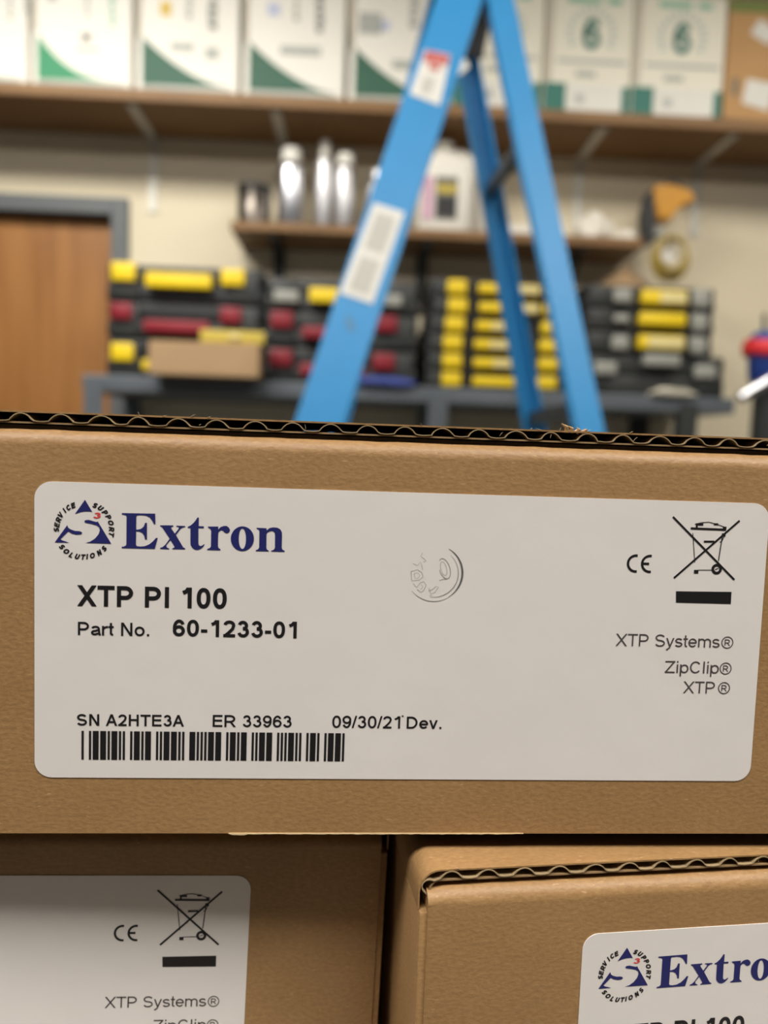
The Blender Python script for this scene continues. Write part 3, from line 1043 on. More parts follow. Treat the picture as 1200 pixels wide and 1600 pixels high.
def swoosh_carton(px0, px1, label, green, extras, dy=0.0, rz=0.0):
    power = 2.9 if green == 'green1' else 1.8
    Y = US_Y + 0.012 + dy
    x0, x1 = at(px0, 140, Y).x, at(px1, 140, Y).x
    W = x1 - x0
    t = thing('paper_carton', label, 'carton', (x0, Y, us_z), rz, 'white paper cartons on the upper shelf')
    mesh_obj('carton_body', box(0, W, 0, 0.215, 0, CZH, 0.004), M['cartonwhite'], t)
    # recessed lid line and side fold strip
    s = pm(Y)
    mesh_obj('fold_strip', box(0.001, 8 * s, -0.0006, 0.002, 75 * s, CZH - .004), M['cartonedge'], t)
    n = 14
    u0, u1, zb, zt_ = 9 * s, W - 6 * s, 9 * s, (72 if green == 'green1' else 77) * s
    cur2 = [(u0 + (u1 - u0) * k, zb + (zt_ - zb) * (1 - k) ** power) for k in [i / n for i in range(n + 1)]]
    front_patch(t, 'green_swoosh', [(u0, zb)] + cur2[::-1], green)
    front_patch(t, 'base_strip', [(u0, 2 * s), (W * .97, 2 * s), (W * .9, 6 * s), (u0, 8 * s)], 'printgrey')
    for (kind, ax, z0, z1, wd, m) in extras:
        a, c = ax * s, (z0 * s, z1 * s)
        front_patch(t, kind, [(a - wd * s / 2, c[0]), (a + wd * s / 2, c[0]), (a + wd * s / 2, c[1]), (a - wd * s / 2, c[1])], m, -0.0013)
    return t

def bars(ax, z0, z1, wd, m):
    out = []
    z = z0
    k = 0
    while z < z1:
        out.append(('print_block', ax + random.uniform(-1, 1), z, min(z + 9, z1), wd * random.uniform(.6, 1.0), m))
        z += 12
        k += 1
    return out

swoosh_carton(-118, 43, 'white paper carton at the far left end, cut by the photo edge', 'green1', bars(125, 90, 150, 8, 'printgrey') + bars(150, 100, 150, 10, 'printgrey'))
swoosh_carton(49, 205, 'white paper carton with a bright green corner swoosh', 'green1',
              bars(118, 88, 150, 10, 'printgreenpale') + bars(82, 100, 150, 7, 'printgrey') + [('print_spot', 80, 66, 76, 12, 'printdark'), ('print_line', 82, 52, 56, 32, 'printgrey'), ('print_block', 30, 120, 140, 14, 'printgrey')])
swoosh_carton(212, 372, 'white paper carton with a dark green swoosh and a yellow spot', 'green2',
              bars(112, 92, 160, 14, 'printmid') + bars(78, 105, 160, 9, 'printgrey') + [('print_spot', 43, 108, 128, 15, 'printyellow'), ('print_line', 68, 60, 70, 34, 'printgrey'), ('print_line', 112, 50, 66, 20, 'printgrey')], 0.002)
swoosh_carton(379, 537, 'white paper carton with a dark green swoosh and a lilac spot', 'green2',
              bars(112, 96, 165, 12, 'printmid') + bars(78, 110, 165, 8, 'printgrey') + [('print_spot', 44, 116, 134, 18, 'printblue'), ('print_line', 85, 62, 74, 60, 'printgrey')], 0.001)
swoosh_carton(544, 700, 'white paper carton with green swoosh half behind the ladder rail', 'green2',
              [('print_spot', 30, 98, 128, 34, 'printgrey'), ('print_spot', 52, 104, 118, 14, 'printblue'), ('print_line', 80, 50, 62, 30, 'printgrey')] + bars(95, 110, 170, 14, 'printgrey'), 0.003)

def six_carton(px0, px1, label, dy=0.0):
    Y = US_Y + 0.012 + dy
    x0, x1 = at(px0, 140, Y).x, at(px1, 140, Y).x
    W = x1 - x0
    s = pm(Y)
    t = thing('paper_carton', label, 'carton', (x0, Y, us_z), 0, 'white paper cartons on the upper shelf')
    mesh_obj('carton_body', box(0, W, 0, 0.215, 0, CZH, 0.004), M['cartoncream'], t)
    mesh_obj('fold_strip', box(0.001, 11 * s, -0.0006, 0.002, 44 * s, CZH - .004), M['cartonedge'], t)
    front_patch(t, 'green_band', [(0.002, 2 * s), (34 * s, 2 * s), (34 * s, 42 * s), (0.002, 42 * s)], 'teal')
    front_patch(t, 'green_band', [(W - 13 * s, 2 * s), (W - 0.002, 2 * s), (W - .002, 40 * s), (W - 13 * s, 40 * s)], 'teal')
    front_patch(t, 'paper_sticker', [(36 * s, 1 * s), (W - 15 * s, 1 * s), (W - 15 * s, 40 * s), (36 * s, 40 * s)], 'sticker')
    front_patch(t, 'print_block', [(50 * s, 14 * s), (62 * s, 14 * s), (62 * s, 26 * s), (50 * s, 26 * s)], 'printgrey', -0.002)
    front_patch(t, 'print_line', [(48 * s, 52 * s), (78 * s, 52 * s), (78 * s, 60 * s), (48 * s, 60 * s)], 'printgrey')
    front_patch(t, 'print_line', [(18 * s, 72 * s), (W - 8 * s, 72 * s), (W - 8 * s, 77 * s), (18 * s, 77 * s)], 'printgrey')
    cx = W * .52
    lettering(t, 'numeral', '6', cx, 92 * s, 46 * s, 'teal', 0.03, wid=27 * s)
    b = bmesh.new()
    for i in range(15):
        q = math.radians(-30 + i * 240 / 14)
        c = Vector((cx + 33 * s * math.cos(q), 116 * s + 33 * s * math.sin(q)))
        d = 3.2 * s
        ca, sa = math.cos(q), math.sin(q)
        prism(b, [(c.x + a * ca * 1.5 - e * sa, c.y + a * sa * 1.5 + e * ca) for a, e in ((-d, -d), (d, -d), (d, d), (-d, d))], lambda p, k: (p[0], k, p[1]), -0.0012, 0.0003)
    mesh_obj('ring_print', b, M['paleteal'], t)
    front_patch(t, 'print_line', [(cx - 38 * s, 158 * s), (cx + 12 * s, 158 * s), (cx + 12 * s, 168 * s), (cx - 38 * s, 168 * s)], 'printgreenpale')
    front_patch(t, 'print_line', [(cx + 22 * s, 158 * s), (cx + 44 * s, 158 * s), (cx + 44 * s, 168 * s), (cx + 22 * s, 168 * s)], 'printgreenpale')
    return t
six_carton(706, 846, 'white paper carton with green base band behind the ladder legs')
six_carton(849, 985, 'white carton printed with a green 6, nearer the ladder', 0.002)
six_carton(987, 1129, 'white carton printed with a green 6, beside the brown carton', 0.001)
# brown carton
Y = US_Y + .014
x0, x1 = at(1132, 140, Y).x, at(1300, 140, Y).x
s = pm(Y)
t = thing('kraft_carton', 'brown carton with a green top band and torn white stickers', 'carton', (x0, Y, us_z))
mesh_obj('carton_body', box(0, x1 - x0, 0, 0.215, 0, CZH, 0.004), M['kraftfar'], t)
front_patch(t, 'green_band', [(0.002, 158 * s), (x1 - x0 - .002, 158 * s), (x1 - x0 - .002, CZH - .004), (0.002, CZH - .004)], 'leafgreen')
front_patch(t, 'white_sticker', [(34 * s, 128 * s), (64 * s, 112 * s), (74 * s, 132 * s), (48 * s, 150 * s)], 'sticker')
front_patch(t, 'white_sticker', [(28 * s, 26 * s), (70 * s, 16 * s), (76 * s, 56 * s), (34 * s, 62 * s)], 'sticker')
front_patch(t, 'print_block', [(12 * s, 36 * s), (20 * s, 36 * s), (20 * s, 62 * s), (12 * s, 62 * s)], 'printdark')

# ------------------------------------------------------------------ things on the middle shelf
def shelf_spot(px, py=350, Y=2.27):
    p = at(px, py, Y)
    return (p.x, Y, ms_z)
def can(name, label, px, wpx, hpx, m, cap=None, capm='tin', neck=None, Y=2.27, group='cans on the middle shelf'):
    s = pm(Y)
    r, h = wpx * s / 2, hpx * s
    t = thing(name, label, 'can', shelf_spot(px, 350, Y), 0, group)
    if neck is None:
        prof = [(0, 0), (r * .94, 0), (r, .003), (r, h - .004), (r * .95, h - .001), (r * .9, h - .004), (0, h - .004)]
        mesh_obj('can_body', lathe(prof), m, t, True)
        if cap:
            mesh_obj('can_lid', lathe([(0, h - .003), (r * 1.02, h - .003), (r * 1.02, h + cap * s), (r * .9, h + cap * s + .002), (0, h + cap * s + .002)]), M[capm], t, True)
    else:
        nh, nr = neck[0] * s, neck[1] * s / 2
        prof = [(0, 0), (r * .95, 0), (r, .003), (r, h - nh - r * .6), (r * .92, h - nh - r * .3), (r * .6, h - nh), (0, h - nh)]
        mesh_obj('can_body', lathe(prof), m, t, True)
        mesh_obj('spray_cap', lathe([(0, h - nh - .002), (nr, h - nh - .002), (nr, h - .004), (nr * .8, h), (0, h)]), M[capm], t, True)
    return t
can('paint_tin', 'small dark tin with a shiny front at the shelf left end', 397, 50, 54, M['darktin'], 6, 'blackp')
can('aerosol_can', 'wide silver aerosol can beside the small dark tin', 453, 40, 118, M['chrome'], neck=(20, 30), capm='whitep')
can('spray_bottle', 'tallest slim silver spray can on the middle shelf', 505, 28, 132, M['tin'], neck=(24, 16), capm='whitep')
can('aerosol_can', 'slim silver can with a white cap next to the tallest one', 537, 30, 114, M['tin'], neck=(16, 26), capm='whitep')
can('aerosol_can', 'shiny silver can half hidden behind the blue ladder rail', 590, 38, 92, M['chrome'], neck=(14, 28), capm='tin')

def jug(label, px, wpx, hpx, handle=True, lab=True, Y=2.26):
    s = pm(Y)
    w, h = wpx * s / 2, hpx * s
    d = min(w, 0.05)
    t = thing('plastic_jug', label, 'jug', shelf_spot(px, 355, Y), 0, 'white jugs on the middle shelf')
    b = bmesh.new()
    secs = [(0, .94), (.02, 1), (.66, 1), (.76, .93), (.84, .72), (.90, .42), (.93, .30), (.96, .30)]
    rings = []
    N = 24
    for z, k in secs:
        ring = []
        for i in range(N):
            q = 2 * PI * i / N
            c_, s_ = math.cos(q), math.sin(q)
            e = 0.5 if z < .8 else 0.9
            ring.append(b.verts.new((w * k * math.copysign(abs(c_) ** e, c_) - (0.12 * w if z > .85 else 0), d * k * math.copysign(abs(s_) ** e, s_), z * h)))
        rings.append(ring)
    for a, c in zip(rings, rings[1:]):
        for i in range(N):
            j = (i + 1) % N
            b.faces.new((a[i], a[j], c[j], c[i]))
    b.faces.new(rings[0])
    b.faces.new(rings[-1])
    mesh_obj('jug_body', b, M['whitep'], t, True)
    mesh_obj('screw_cap', lathe([(0, .945 * h), (w * .36, .945 * h), (w * .36, 1.0 * h), (0, 1.0 * h)], 20, None, -0.12 * w, 0), M['whitep'], t, True)
    if handle:
        mesh_obj('jug_handle', tube([(w * .2, 0, .89 * h), (w * .55, 0, .91 * h), (w * .88, 0, .84 * h), (w * .96, 0, .7 * h), (w * .93, 0, .55 * h)], 0.011, 10), M['whitep'], t, True)
    if lab:
        mesh_obj('jug_label', box(-w * .42, w * .36, -d - .0015, -d + .01, .12 * h, .58 * h), M['printdark'], t)
        mesh_obj('label_band', box(-w * .38, w * .34, -d - .0028, -d, .40 * h, .50 * h), M['olive'], t)
        mesh_obj('label_panel', box(-w * .36, w * .32, -d - .0028, -d, .15 * h, .36 * h), M['blackp'], t)
        mesh_obj('label_edge', box(-w * .85, -w * .5, -d - .0012, -d + .012, .12 * h, .58 * h), M['pink'], t)
    return t
jug('white plastic jug with a black and yellow label', 694, 84, 134)
jug('plain white jug to the right of the labelled jug', 754, 40, 104, True, False, 2.345)

def lump(name, label, cat, px, py, Y, z, sx, sy, sz, m, seed, amp=.25, rz=0):
    t_ = bmesh.new()
    bmesh.ops.create_icosphere(t_, subdivisions=4, radius=1.0)
    for v in t_.verts:
        n_ = noise.noise(v.co * 1.7 + Vector((seed, 0, 0))) + .5 * noise.noise(v.co * 4 + Vector((seed, 3, 0)))
        v.co *= 1 + amp * n_
        v.co.z = max(v.co.z, -0.55)
        v.co = Vector((v.co.x * sx, v.co.y * sy, (v.co.z + .55) * sz))
    o = mesh_obj(name, t_, m, None, True, loc=(at(px, py, Y).x, Y, z), rot=(0, 0, rz))
    return tag(o, label, cat)
lump('cloth_rag', 'crumpled white cloth at the right end of the middle shelf', 'cloth', 928, 365, 2.28, ms_z, .055, .045, .055, M['cloth'], 1)
lump('cloth_rag', 'small pale cloth beside the yellow tool', 'cloth', 975, 372, 2.27, ms_z, .034, .035, .026, M['cloth'], 5)
# stack of folded white paper
t = thing('paper_stack', 'low stack of white paper behind the ladder rear rail', 'paper', (at(830, 365, 2.26).x, 2.26, ms_z))
for k in range(4):
    mesh_obj('sheet_bundle', box(-.085 + random.uniform(-.006, .006), .085 + random.uniform(-.006, .006), -.05, .06, k * .0062, k * .0062 + .006, .001), M['whitep'], t)

# yellow power tool standing at the end of the shelf, hose coil hanging beside it
Y = 2.27
s = pm(Y)
bp_ = at(1017, 376, Y)
t = thing('power_tool', 'amber yellow and black power tool at the shelf right end', 'tool', (bp_.x, Y, ms_z))
def toolpt(px, py):
    q = at(px, py, Y)
    return Vector((q.x - bp_.x, 0, q.z - ms_z))
b = bmesh.new()
P = [(1016, 294), (1042, 292), (1072, 301), (1081, 311), (1078, 322), (1060, 320), (1050, 330), (1046, 348), (1022, 348), (1018, 320)]
prism(b, [(toolpt(*p).x, toolpt(*p).z) for p in P], lambda p, d: (p[0], d, p[1]), -0.03, 0.03)
bmesh.ops.bevel(b, geom=b.edges[:], offset=0.006, segments=2, affect='EDGES')
mesh_obj('tool_housing', b, M['toolyellow'], t, True)
b = bmesh.new()
P = [(1008, 304), (1019, 298), (1020, 350), (1016, 376), (1004, 374), (1000, 340)]
prism(b, [(toolpt(*p).x, toolpt(*p).z + (0.0 if p[1] < 370 else -0.0)) for p in P], lambda p, d: (p[0], d, p[1]), -0.022, 0.022)
zmin = min(v.co.z for v in b.verts)
for v in b.verts:
    if v.co.z < zmin + .004:
        v.co.z = 0.0
bmesh.ops.bevel(b, geom=b.edges[:], offset=0.004, segments=2, affect='EDGES')
mesh_obj('tool_grip', b, M['blackp'], t, True)
pts = [toolpt(*p) + Vector((0, .01, 0)) for p in ((1040, 296), (1046, 284), (1058, 282), (1068, 292), (1072, 303))]
mesh_obj('tool_cable', tube(pts, .007, 8), M['blackp2'], t, True)
for (px, py, r_) in ((1027, 362, 9),):
    c = toolpt(px, py)
    b = bmesh.new()
    lathe([(0, -.012), (r_ * s * .9, -.012), (r_ * s, -.006), (r_ * s, .006), (0, .006)], 20, b)
    for v in b.verts:
        v.co = Vector((v.co.x + c.x, v.co.z - (.0 if py < 380 else .085), v.co.y + c.z))
    mesh_obj('tool_knob', b, M['greylatch'], t, True)
Y2 = 2.17
cc = at(1047, 397, Y2)
t = thing('hose_coil', 'small coil of dull yellow hose hanging below the yellow tool', 'hose', (cc.x, Y2, cc.z))
s2 = pm(Y2)
for k in range(4):
    r_ = (22 + k * 2.2) * s2
    b = tube([(r_ * math.cos(i * PI / 16) + k * .002, k * .009 - .014, r_ * 1.12 * math.sin(i * PI / 16) - k * .004) for i in range(32)], .0048, 8, None, True)
    mesh_obj('hose_loop', b, M['brass'], t, True)
b = bmesh.new()
lathe([(0, -.01), (12 * s2, -.01), (12 * s2, .01), (0, .01)], 20, b)
for v in b.verts:
    v.co = Vector((v.co.x, v.co.z + .02, v.co.y))
mesh_obj('hub', b, M['whitep'], t, True)
b = tube([(-.02, .0, .03), (-.035, .01, .05), (at(1000, 376, MS_Y).x - cc.x, .034, .016)], .003, 6)
mesh_obj('hook', b, M['darkmetal'], t, True)
b = bmesh.new()
beam(b, (0, .02, 24 * s2), (0, .02, -24 * s2), (1, 0, 0), .006, .004)
beam(b, (-22 * s2, .02, 0), (22 * s2, .02, 0), (0, 0, 1), .006, .004)
mesh_obj('hub_spoke', b, M['brass'], t, True)

# ------------------------------------------------------------------ grey steel shelving with the tool cases
BY = 2.0
bz = CAM.z + 0.166
bx0 = at(128, 590, BY).x
bx1 = at(1150, 612, BY).x
t = thing('steel_shelving', 'grey steel shelving unit carrying the stacked tool cases', 'shelving', (0, BY, 0))
b = box(bx0, bx1, 0, 0.38, bz - 0.040, bz, 0.003)
mesh_obj('shelf_deck', b, M['steel'], t)
mesh_obj('shelf_deck', box(bx0 + .01, bx1 - .01, 0.002, 0.378, bz - 0.52, bz - 0.49, 0.003), M['steel'], t)
mesh_obj('shelf_deck', box(bx0 + .01, bx1 - .01, 0.002, 0.378, bz - 1.05, bz - 1.02, 0.003), M['steel'], t)
for px in (146, 684, 1076):
    x = at(px, 640, BY).x
    for y in (0.0, 0.34):
        b = bmesh.new()
        bx(b, x - .024, x + .024, y - .004, y, 0.0, bz - .02)
        bx(b, x - .024, x - .020, y, y + .036, 0.0, bz - .041)
        mesh_obj('leg', b, M['steel'] if px != 1076 else M['darkmetal'], t)

CASES = 'stacked tool cases on the steel shelving'
def tool_case(label, px0, px1, pyref, z0, hpx, latches, latch_m, handle, handle_m, Y=2.03, body='blackp', sticker=None, latch_w=34, dx=0.0):
    s = pm(Y)
    x0, x1 = at(px0, pyref, Y).x + dx, at(px1, pyref, Y).x + dx
    W, H = x1 - x0, hpx * s
    t = thing('tool_case', label, 'tool case', (x0, Y, z0), 0, CASES)
    D = 0.30
    lo = H * .50
    g = .0025
    b = box(0, W, 0, D, 0, lo - g, min(.008, H * .12), 3)
    mesh_obj('case_base', b, M[body], t, True)
    # lid with a raised rim and a recessed middle front
    b = bmesh.new()
    bx(b, 0.002, W - .002, 0.002, D - .002, lo, H, min(.008, H * .12), 3)
    mesh_obj('case_lid', b, M[body], t, True)
    b = box(0.006, W - .006, 0.006, D - .006, lo - g - .003, lo + .003)
    mesh_obj('seam', b, M['blackp2'], t)
    for cx in (.12, .88):
        b = box(W * cx - W * .085, W * cx + W * .085, -.006, .004, H * .06, H * .94, .003)
        mesh_obj('corner_rib', b, M['blackp2'], t, True)
    for (pc, zc, zh) in latches:
        xx = at(pc, pyref, Y).x + dx - x0
        b = box(xx - latch_w * s / 2, xx + latch_w * s / 2, -.016, .002, H * zc - zh * s / 2, H * zc + zh * s / 2, .005, 3)
        mesh_obj('latch', b, M[latch_m], t, True)
    if handle:
        (p0, p1, zc, zh) = handle
        a0, a1 = at(p0, pyref, Y).x + dx - x0, at(p1, pyref, Y).x + dx - x0
        b = bmesh.new()
        zz = H * zc
        hh = zh * s / 2
        bx(b, a0, a1, -.030, -.016, zz - hh, zz + hh, .004, 3)
        bx(b, a0 + .004, a0 + .016, -.02, .003, zz - hh * .8, zz + hh * .8)
        bx(b, a1 - .016, a1 - .004, -.02, .003, zz - hh * .8, zz + hh * .8)
        ho = mesh_obj('handle', b, M[handle_m], t, True)
        if sticker:
            b = box(a0 + (a1 - a0) * sticker, a1 - .004, -.0312, -.028, zz - hh * .7, zz + hh * .7)
            mesh_obj('handle_sticker', b, M['paleyellow'], ho)
    return t, H

def stack(px0, px1, pyref, specs, Y=2.03):
    z = bz
    for sp in specs:
        o, H = tool_case(sp['label'], sp.get('px0', px0), sp.get('px1', px1), pyref, z, sp['h'], sp['latches'], sp['lm'], sp.get('handle'), sp.get('hm', 'yellow'), Y,
                         sp.get('body', 'blackp'), sp.get('sticker'), sp.get('lw', 34), sp.get('dx', 0))
        z += H
    return z
# left stack
stack(166, 410, 540, [
    dict(label='black case with yellow latches at the bottom of the left stack', h=58, latches=[(193, .62, 27), (363, .62, 24)], lm='yellow', handle=(226, 330, .3, 16), hm='yellow'),
    dict(label='black case with dark red latches in the middle of the left stack', h=56, latches=[(191, .70, 25), (361, .70, 25)], lm='red', handle=(228, 330, .32, 18), hm='red', lw=32),
    dict(label='black case with yellow latches on top of the left stack', h=55, latches=[(194, .76, 28), (363, .72, 25)], lm='yellow', handle=(230, 332, .55, 22), hm='yellow', lw=36)])
# second stack
stack(412, 652, 550, [
    dict(label='black case with red latches at the bottom of the second stack, on the deck', h=55, latches=[(440, .66, 26), (600, .66, 26)], lm='red', handle=(470, 572, .36, 18), hm='red', body='blackp2'),
    dict(label='black case with red latches in the middle of the second stack', h=54, latches=[(440, .72, 26), (602, .72, 26)], lm='red', handle=(472, 570, .38, 18), hm='red', body='blackp2'),
    dict(label='black case with grey latches and a yellow handle, top of the second stack', h=50, latches=[(446, .40, 18), (606, .40, 18)], lm='greylatch', handle=(482, 575, .45, 22), hm='yellow', body='blackp2', lw=38)])
# stack of six thin organisers
sx6 = []
WORDS = ['lowest', 'second from the bottom', 'third from the bottom', 'third from the top', 'second from the top', 'topmost']
for k in range(6):
    off = [0, 0, 0, 2, 5, 3][k]
    sx6.append(dict(label='thin black organiser with yellow latches, %s of the six behind the ladder' % WORDS[k], h=28, px0=664 + off, px1=884 + off,
                    latches=[(706 + off, .5, 22), (855 + off * .6, .5, 20)], lm='yellow', handle=(738 + off, 806 + off if k < 4 else 835, .42, 15), hm='yellow',
                    sticker=[None, .45, .35, .35, .45, .45][k], lw=30))
stack(664, 884, 560, sx6)
# right stack
stack(908, 1112, 570, [
    dict(label='wide dark case with a pale handle at the bottom of the right stack', h=64, px0=900, px1=1134, latches=[(945, .62, 20), (1100, .62, 20)], lm='greylatch', handle=(1000, 1056, .85, 18), hm='greylatch', body='blackp2', lw=34),
    dict(label='thin black case with a cream stickered yellow handle above the wide dark case', h=35, latches=[(965, .45, 22), (1086, .45, 26)], lm='greylatch', handle=(990, 1061, .5, 22), hm='yellow', sticker=.2, lw=26),
    dict(label='thin black case with a plain yellow handle, between two stickered ones', h=35, latches=[(965, .5, 12), (1086, .45, 26)], lm='greylatch', handle=(990, 1061, .5, 20), hm='yellow', lw=24),
    dict(label='topmost thin black case of the right stack, under the folded card', h=35, latches=[(965, .5, 22), (1086, .5, 28)], lm='greylatch', handle=(991, 1061, .45, 22), hm='yellow', sticker=.4, lw=28)])
zr = bz + (64 + 105) * pm(2.03)
# folded card on the right stack
b = bmesh.new()
w2 = 45 * pm(2.05)
for sgn in (-1, 1):
    prism(b, [(sgn * w2, 0), (sgn * w2 * .94, 0), (0, 30 * pm(2.05)), (0, 33 * pm(2.05))], lambda p, d: (p[0], d, p[1]), 0, .16)
prism(b, [(-w2 * .9, 0.001), (w2 * .9, 0.001), (0, 29 * pm(2.05))], lambda p, d: (p[0], d, p[1]), .004, .008)
o = mesh_obj('folded_card', b, M['tan'], None, loc=(at(978, 430, 2.06).x, 2.06, zr))
tag(o, 'beige folded card standing like a small tent on the right stack', 'card')
# tan box, yellow level, blue cloth, pale rag along the deck edge
Y = 2.005
s = pm(Y)
xa, xb = at(245, 575, Y).x, at(411, 575, Y).x
# it stands in front of the lower left case, on the deck's front edge
t = thing('tan_box', 'plain tan cardboard box in front of the left stack', 'box', (xa, 1.925, bz))
mesh_obj('box_body', box(0, xb - xa, 0, .065, 0, 48 * s, .003), M['tan'], t)
mesh_obj('box_flap', box(.003, xb - xa - .003, .001, .064, 48 * s, 48 * s + .003, .001), M['tan'], t)
t = thing('spirit_level', 'dull yellow level lying on top of the tan box', 'level', (at(313, 530, 1.95).x, 1.945, bz + 48 * s + .003), math.radians(1))
L = 100 * pm(1.95)
mesh_obj('level_bar', box(0, L, 0, .03, 0, 20 * pm(1.95), .003), M['olive'], t, True)
mesh_obj('level_vial', tube([(L * .45, -.0015, .017), (L * .6, -.0015, .017)], .006, 8), M['paleyellow'], t, True)
mesh_obj('end_cap', box(L - .004, L + .006, -.001, .031, -.0, 20 * pm(1.95) + .0005, .002), M['blackp'], t, True)
lump('folded_cloth', 'flat blue cloth on the shelving deck beside the ladder rail', 'cloth', 600, 600, 2.0, bz, .085, .018, .014, M['bluecloth'], 9, .15)
lump('cloth_rag', 'pale rag hanging at the deck edge below the right stack', 'cloth', 1052, 606, 2.0, bz, .062, .016, .013, M['rag'], 12, .3)

# ------------------------------------------------------------------ blue step ladder
LY0, LY1 = 1.14, 1.25      # depth of the near rails at eye height and 0.62 m above it
FY0, FY1 = 1.56, 1.49      # far rails
def near_y(z):
    return LY0 + (LY1 - LY0) * (z - CAM.z) / 0.62
def far_y(z):
    return FY0 + (FY1 - FY0) * (z - CAM.z) / 0.62
def on_near(px, py):
    d = ray(px, py)
    k = 1.15 / d.y
    for _ in range(12):
        p = CAM + d * k
        k = near_y(p.z) / d.y
    return CAM + d * k
def on_far(px, py):
    d = ray(px, py)
    k = 1.5 / d.y
    for _ in range(12):
        p = CAM + d * k
        k = far_y(p.z) / d.y
    return CAM + d * k
def extend(a, b, z):
    t_ = (z - a.z) / (b.z - a.z)
    return a + (b - a) * t_

LTOP = on_near(730, -95).z
nf_a, nf_b = on_near(502, 650), on_near(697, 60)        # near front rail centre line
nr_a, nr_b = on_near(919, 650), on_near(796, 60)        # near rear rail
fr_a, fr_b = on_far(829, 650), on_far(738, 150)         # far rear rail
# far front rail: same line as the near one, shifted like the rear pair
off0 = fr_a.x - extend(nr_a, nr_b, fr_a.z).x
off1 = fr_b.x - extend(nr_a, nr_b, fr_b.z).x
ff_a = extend(nf_a, nf_b, fr_a.z).copy(); ff_a.x += off0 - .006; ff_a.y = far_y(ff_a.z)
ff_b = extend(nf_a, nf_b, fr_b.z).copy(); ff_b.x += off1 - .004; ff_b.y = far_y(ff_b.z)
foot = extend(nf_a, nf_b, 0)
lad = thing('step_ladder', 'blue fibreglass step ladder standing behind the cartons', 'ladder', (0, 0, 0))
def rail(a, b, w, fl, inward, name='side_rail'):
    p0, p1 = extend(a, b, 0.03), extend(a, b, LTOP)
    t_ = (p1 - p0).normalized()
    s_ = Vector((1, 0, 0))
    s_ = (s_ - t_ * s_.dot(t_)).normalized()
    n_ = t_.cross(s_)
    if n_.y * inward < 0:
        n_ = -n_
    th = .004
    prof = [(-w / 2, 0), (w / 2, 0), (w / 2, fl), (w / 2 - th, fl), (w / 2 - th, th), (-w / 2 + th, th), (-w / 2 + th, fl), (-w / 2, fl)]
    b_ = bmesh.new()
    A = [b_.verts.new(p0 + s_ * u + n_ * v) for u, v in prof]
    B = [b_.verts.new(p1 + s_ * u + n_ * v) for u, v in prof]
    k = len(prof)
    b_.faces.new(A)
    b_.faces.new(B[::-1])
    for i in range(k):
        b_.faces.new((A[i], A[(i + 1) % k], B[(i + 1) % k], B[i]))
    o = mesh_obj(name, b_, M['ladder'], lad)
    fb = bmesh.new()
    q0 = extend(a, b, 0.0)
    beam(fb, q0 + Vector((0, inward * fl / 2, 0.0)), extend(a, b, 0.06) + Vector((0, inward * fl / 2, 0)), (1, 0, 0), w + .008, fl + .008)
    mesh_obj('rubber_foot', fb, M['blackp'], o)
    return o, s_, n_, t_
WF = 0.069
r_nf, sN, nN, tN = rail(nf_a, nf_b, WF, .028, 1)
rail(nr_a, nr_b, .040, .025, 1, 'rear_rail')
rail(ff_a, ff_b, .062, .028, -1)
rail(fr_a, fr_b, .040, .025, -1, 'rear_rail')
# steps between the front rails, at equal heights
k = 0
z = 0.30
while z < LTOP - .2:
    a, c = extend(nf_a, nf_b, z), extend(ff_a, ff_b, z)
    b = bmesh.new()
    m_ = (a + c) / 2
    beam(b, a + Vector((0, .005, 0)), c + Vector((0, -.005, 0)), (1, 0, 0), .055, .006)
    beam(b, a + Vector((-.026, .005, -.014)), c + Vector((-.026, -.005, -.014)), (1, 0, 0), .003, .028)
    mesh_obj('step', b, M['alu'], lad)
    z += .305
# rear braces
for (px, py) in ((776, 300), (838, 655)):
    c = on_far(px, py)
    for dz in (0.0,):
        zz = c.z + dz
        a, e = extend(nr_a, nr_b, zz), extend(fr_a, fr_b, zz)
        b = bmesh.new()
        beam(b, a + Vector((0, .006, 0)), e + Vector((0, -.006, 0)), (0, 0, 1), .026, .012)
        mesh_obj('rear_brace', b, M['darkmetal'], lad)
for zz in (0.35, 0.75):
    a, e = extend(nr_a, nr_b, zz), extend(fr_a, fr_b, zz)
    b = bmesh.new()
    beam(b, a + Vector((0, .006, 0)), e + Vector((0, -.006, 0)), (0, 0, 1), .03, .012)
    mesh_obj('rear_brace', b, M['darkmetal'], lad)
# spreader bars low down
zz = 0.95
for (fa, fb_, ra, rb, dy) in ((nf_a, nf_b, nr_a, nr_b, .03), (ff_a, ff_b, fr_a, fr_b, -.03)):
    a, e = extend(fa, fb_, zz), extend(ra, rb, zz)
    b = bmesh.new()
    beam(b, a + Vector((0, dy, 0)), e + Vector((0, dy, 0)), (0, 0, 1), .024, .006)
    mesh_obj('spreader', b, M['alu'], lad)
# top cap
a, c = extend(nf_a, nf_b, LTOP), extend(fr_a, fr_b, LTOP)
x0_, x1_ = a.x - .06, max(c.x, extend(nr_a, nr_b, LTOP).x) + .05
b = box(x0_, x1_, near_y(LTOP) - .03, far_y(LTOP) + .03, LTOP - .005, LTOP + .05, .012, 3)
mesh_obj('top_cap', b, M['blackp'], lad, True)
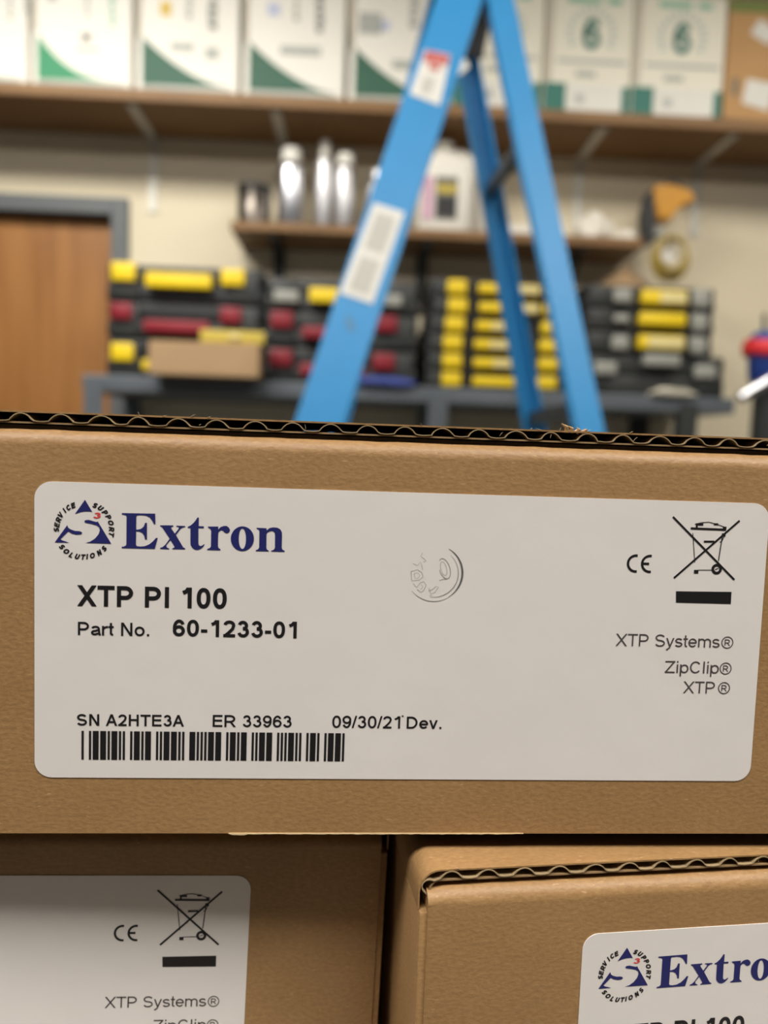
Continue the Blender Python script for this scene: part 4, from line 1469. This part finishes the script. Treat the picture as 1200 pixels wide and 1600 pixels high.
# hinge brackets below the cap
b = bmesh.new()
P = [on_far(*p) for p in ((722, 104), (750, 104), (770, 10), (784, -60), (735, -60))]
prism(b, [(p.x, p.z) for p in P], lambda p, d: (p[0], far_y(p[1]) - .036 + d, p[1]), 0, .008)
mesh_obj('hinge_bracket', b, M['blackp'], lad)
b = bmesh.new()
P = [on_near(*p) for p in ((700, -20), (790, -20), (800, -70), (690, -70))]
prism(b, [(p.x, p.z) for p in P], lambda p, d: (p[0], near_y(p[1]) + .028 + d, p[1]), 0, .008)
mesh_obj('hinge_bracket', b, M['blackp'], lad)
# stickers on the near front rail
def on_rail(pts, m, name, lift=.0006, par=r_nf):
    P = []
    o0 = nf_a
    for px, py in pts:
        d = ray(px, py)
        k_ = (o0 - CAM).dot(nN) / d.dot(nN)
        P.append(CAM + d * k_ - nN * lift)
    b = bmesh.new()
    A = [b.verts.new(p) for p in P]
    B = [b.verts.new(p + nN * lift * .98) for p in P]
    n = len(P)
    b.faces.new(A)
    b.faces.new(B[::-1])
    for i in range(n):
        b.faces.new((A[i], A[(i + 1) % n], B[(i + 1) % n], B[i]))
    return mesh_obj(name, b, M[m], par)
on_rail([(664, 78), (704, 86), (687, 165), (640, 147)], 'sticker', 'warning_sticker')
on_rail([(666, 79), (703, 87), (698, 103), (660, 96)], 'stickerred', 'sticker_header', .0009)
on_rail([(672, 100), (688, 104), (684, 113), (669, 108)], 'stickerred', 'sticker_symbol', .0009)
on_rail([(662, 118), (681, 123), (672, 148), (655, 142)], 'stickergrey', 'sticker_text', .0009)
on_rail([(584, 317), (632, 332), (582, 475), (531, 458)], 'sticker', 'instruction_sticker')
for (a0, a1) in ((.08, .48), (.56, .93)):
    def q4(u, v):
        tl, tr, br, bl = Vector((584, 317)), Vector((632, 332)), Vector((582, 475)), Vector((531, 458))
        tt = tl + (tr - tl) * u
        bb = bl + (br - bl) * u
        return tuple(tt + (bb - tt) * v)
    on_rail([q4(.2, a0), q4(.8, a0), q4(.8, a1), q4(.2, a1)], 'stickergrey', 'sticker_text', .0009)
on_rail([(540, 492), (549, 496), (556, 512), (548, 520), (540, 508)], 'scuff', 'scuff_mark', .0003)
# small white tag sticking out beside the warning sticker
P = [on_near(*p) for p in ((702, 94), (728, 92), (733, 104), (720, 116), (704, 112))]
b = bmesh.new()
prism(b, [(p.x, p.z) for p in P], lambda p, d: (p[0], near_y(p[1]) + .001 + d, p[1]), 0, .002)
mesh_obj('paper_tag', b, M['sticker'], lad)

# ------------------------------------------------------------------ blue and red tool on a stand at the right edge
Y = 1.60
s = pm(Y)
c = at(1205, 560, Y)
t = thing('tool_stand', 'blue and red tool with a chrome tube at the right edge', 'tool', (c.x, Y, 0))
def L_(px, py):
    q = at(px, py, Y)
    return Vector((q.x - c.x, 0, q.z))
pb = L_(1205, 690)
mesh_obj('stand_post', lathe([(0, .02), (.030, .02), (.030, L_(1205, 606).z), (0, L_(1205, 606).z)], 16), M['darkmetal'], t, True)
mesh_obj('stand_base', lathe([(0, 0), (.11, 0), (.11, .012), (.05, .03), (0, .03)], 28), M['darkmetal'], t, True)
zt0, zt1 = L_(1205, 606).z, L_(1205, 520).z
mesh_obj('tool_body', lathe([(0, zt0), (.030, zt0), (.042, zt0 + .02), (.044, L_(1205, 565).z), (.046, L_(1205, 545).z), (.044, zt1 - .01), (.036, zt1), (0, zt1)], 24), M['blue'], t, True)
b = lathe([(.040, L_(1205, 566).z), (.056, L_(1205, 562).z), (.058, L_(1205, 550).z), (.054, L_(1205, 541).z), (.040, L_(1205, 539).z)], 24)
for v in b.verts:
    v.co.z -= v.co.x * .22
mesh_obj('red_collar', b, M['brightred'], t, True)
YT = Y - .06
a0, a1 = [Vector((at(*p, YT).x - c.x, -.06, at(*p, YT).z)) for p in ((1156, 622), (1200, 596))]
mesh_obj('chrome_tube', tube([a0, a1, a1 + Vector((.03, .03, .012))], .0115, 16), M['chrome'], t, True)
mesh_obj('guide_rod', tube([(L_(1194, 540).x, 0.0, zt1 - .02), (L_(1194, 495).x, 0.0, L_(1194, 490).z)], .004, 8), M['darkmetal'], t, True)
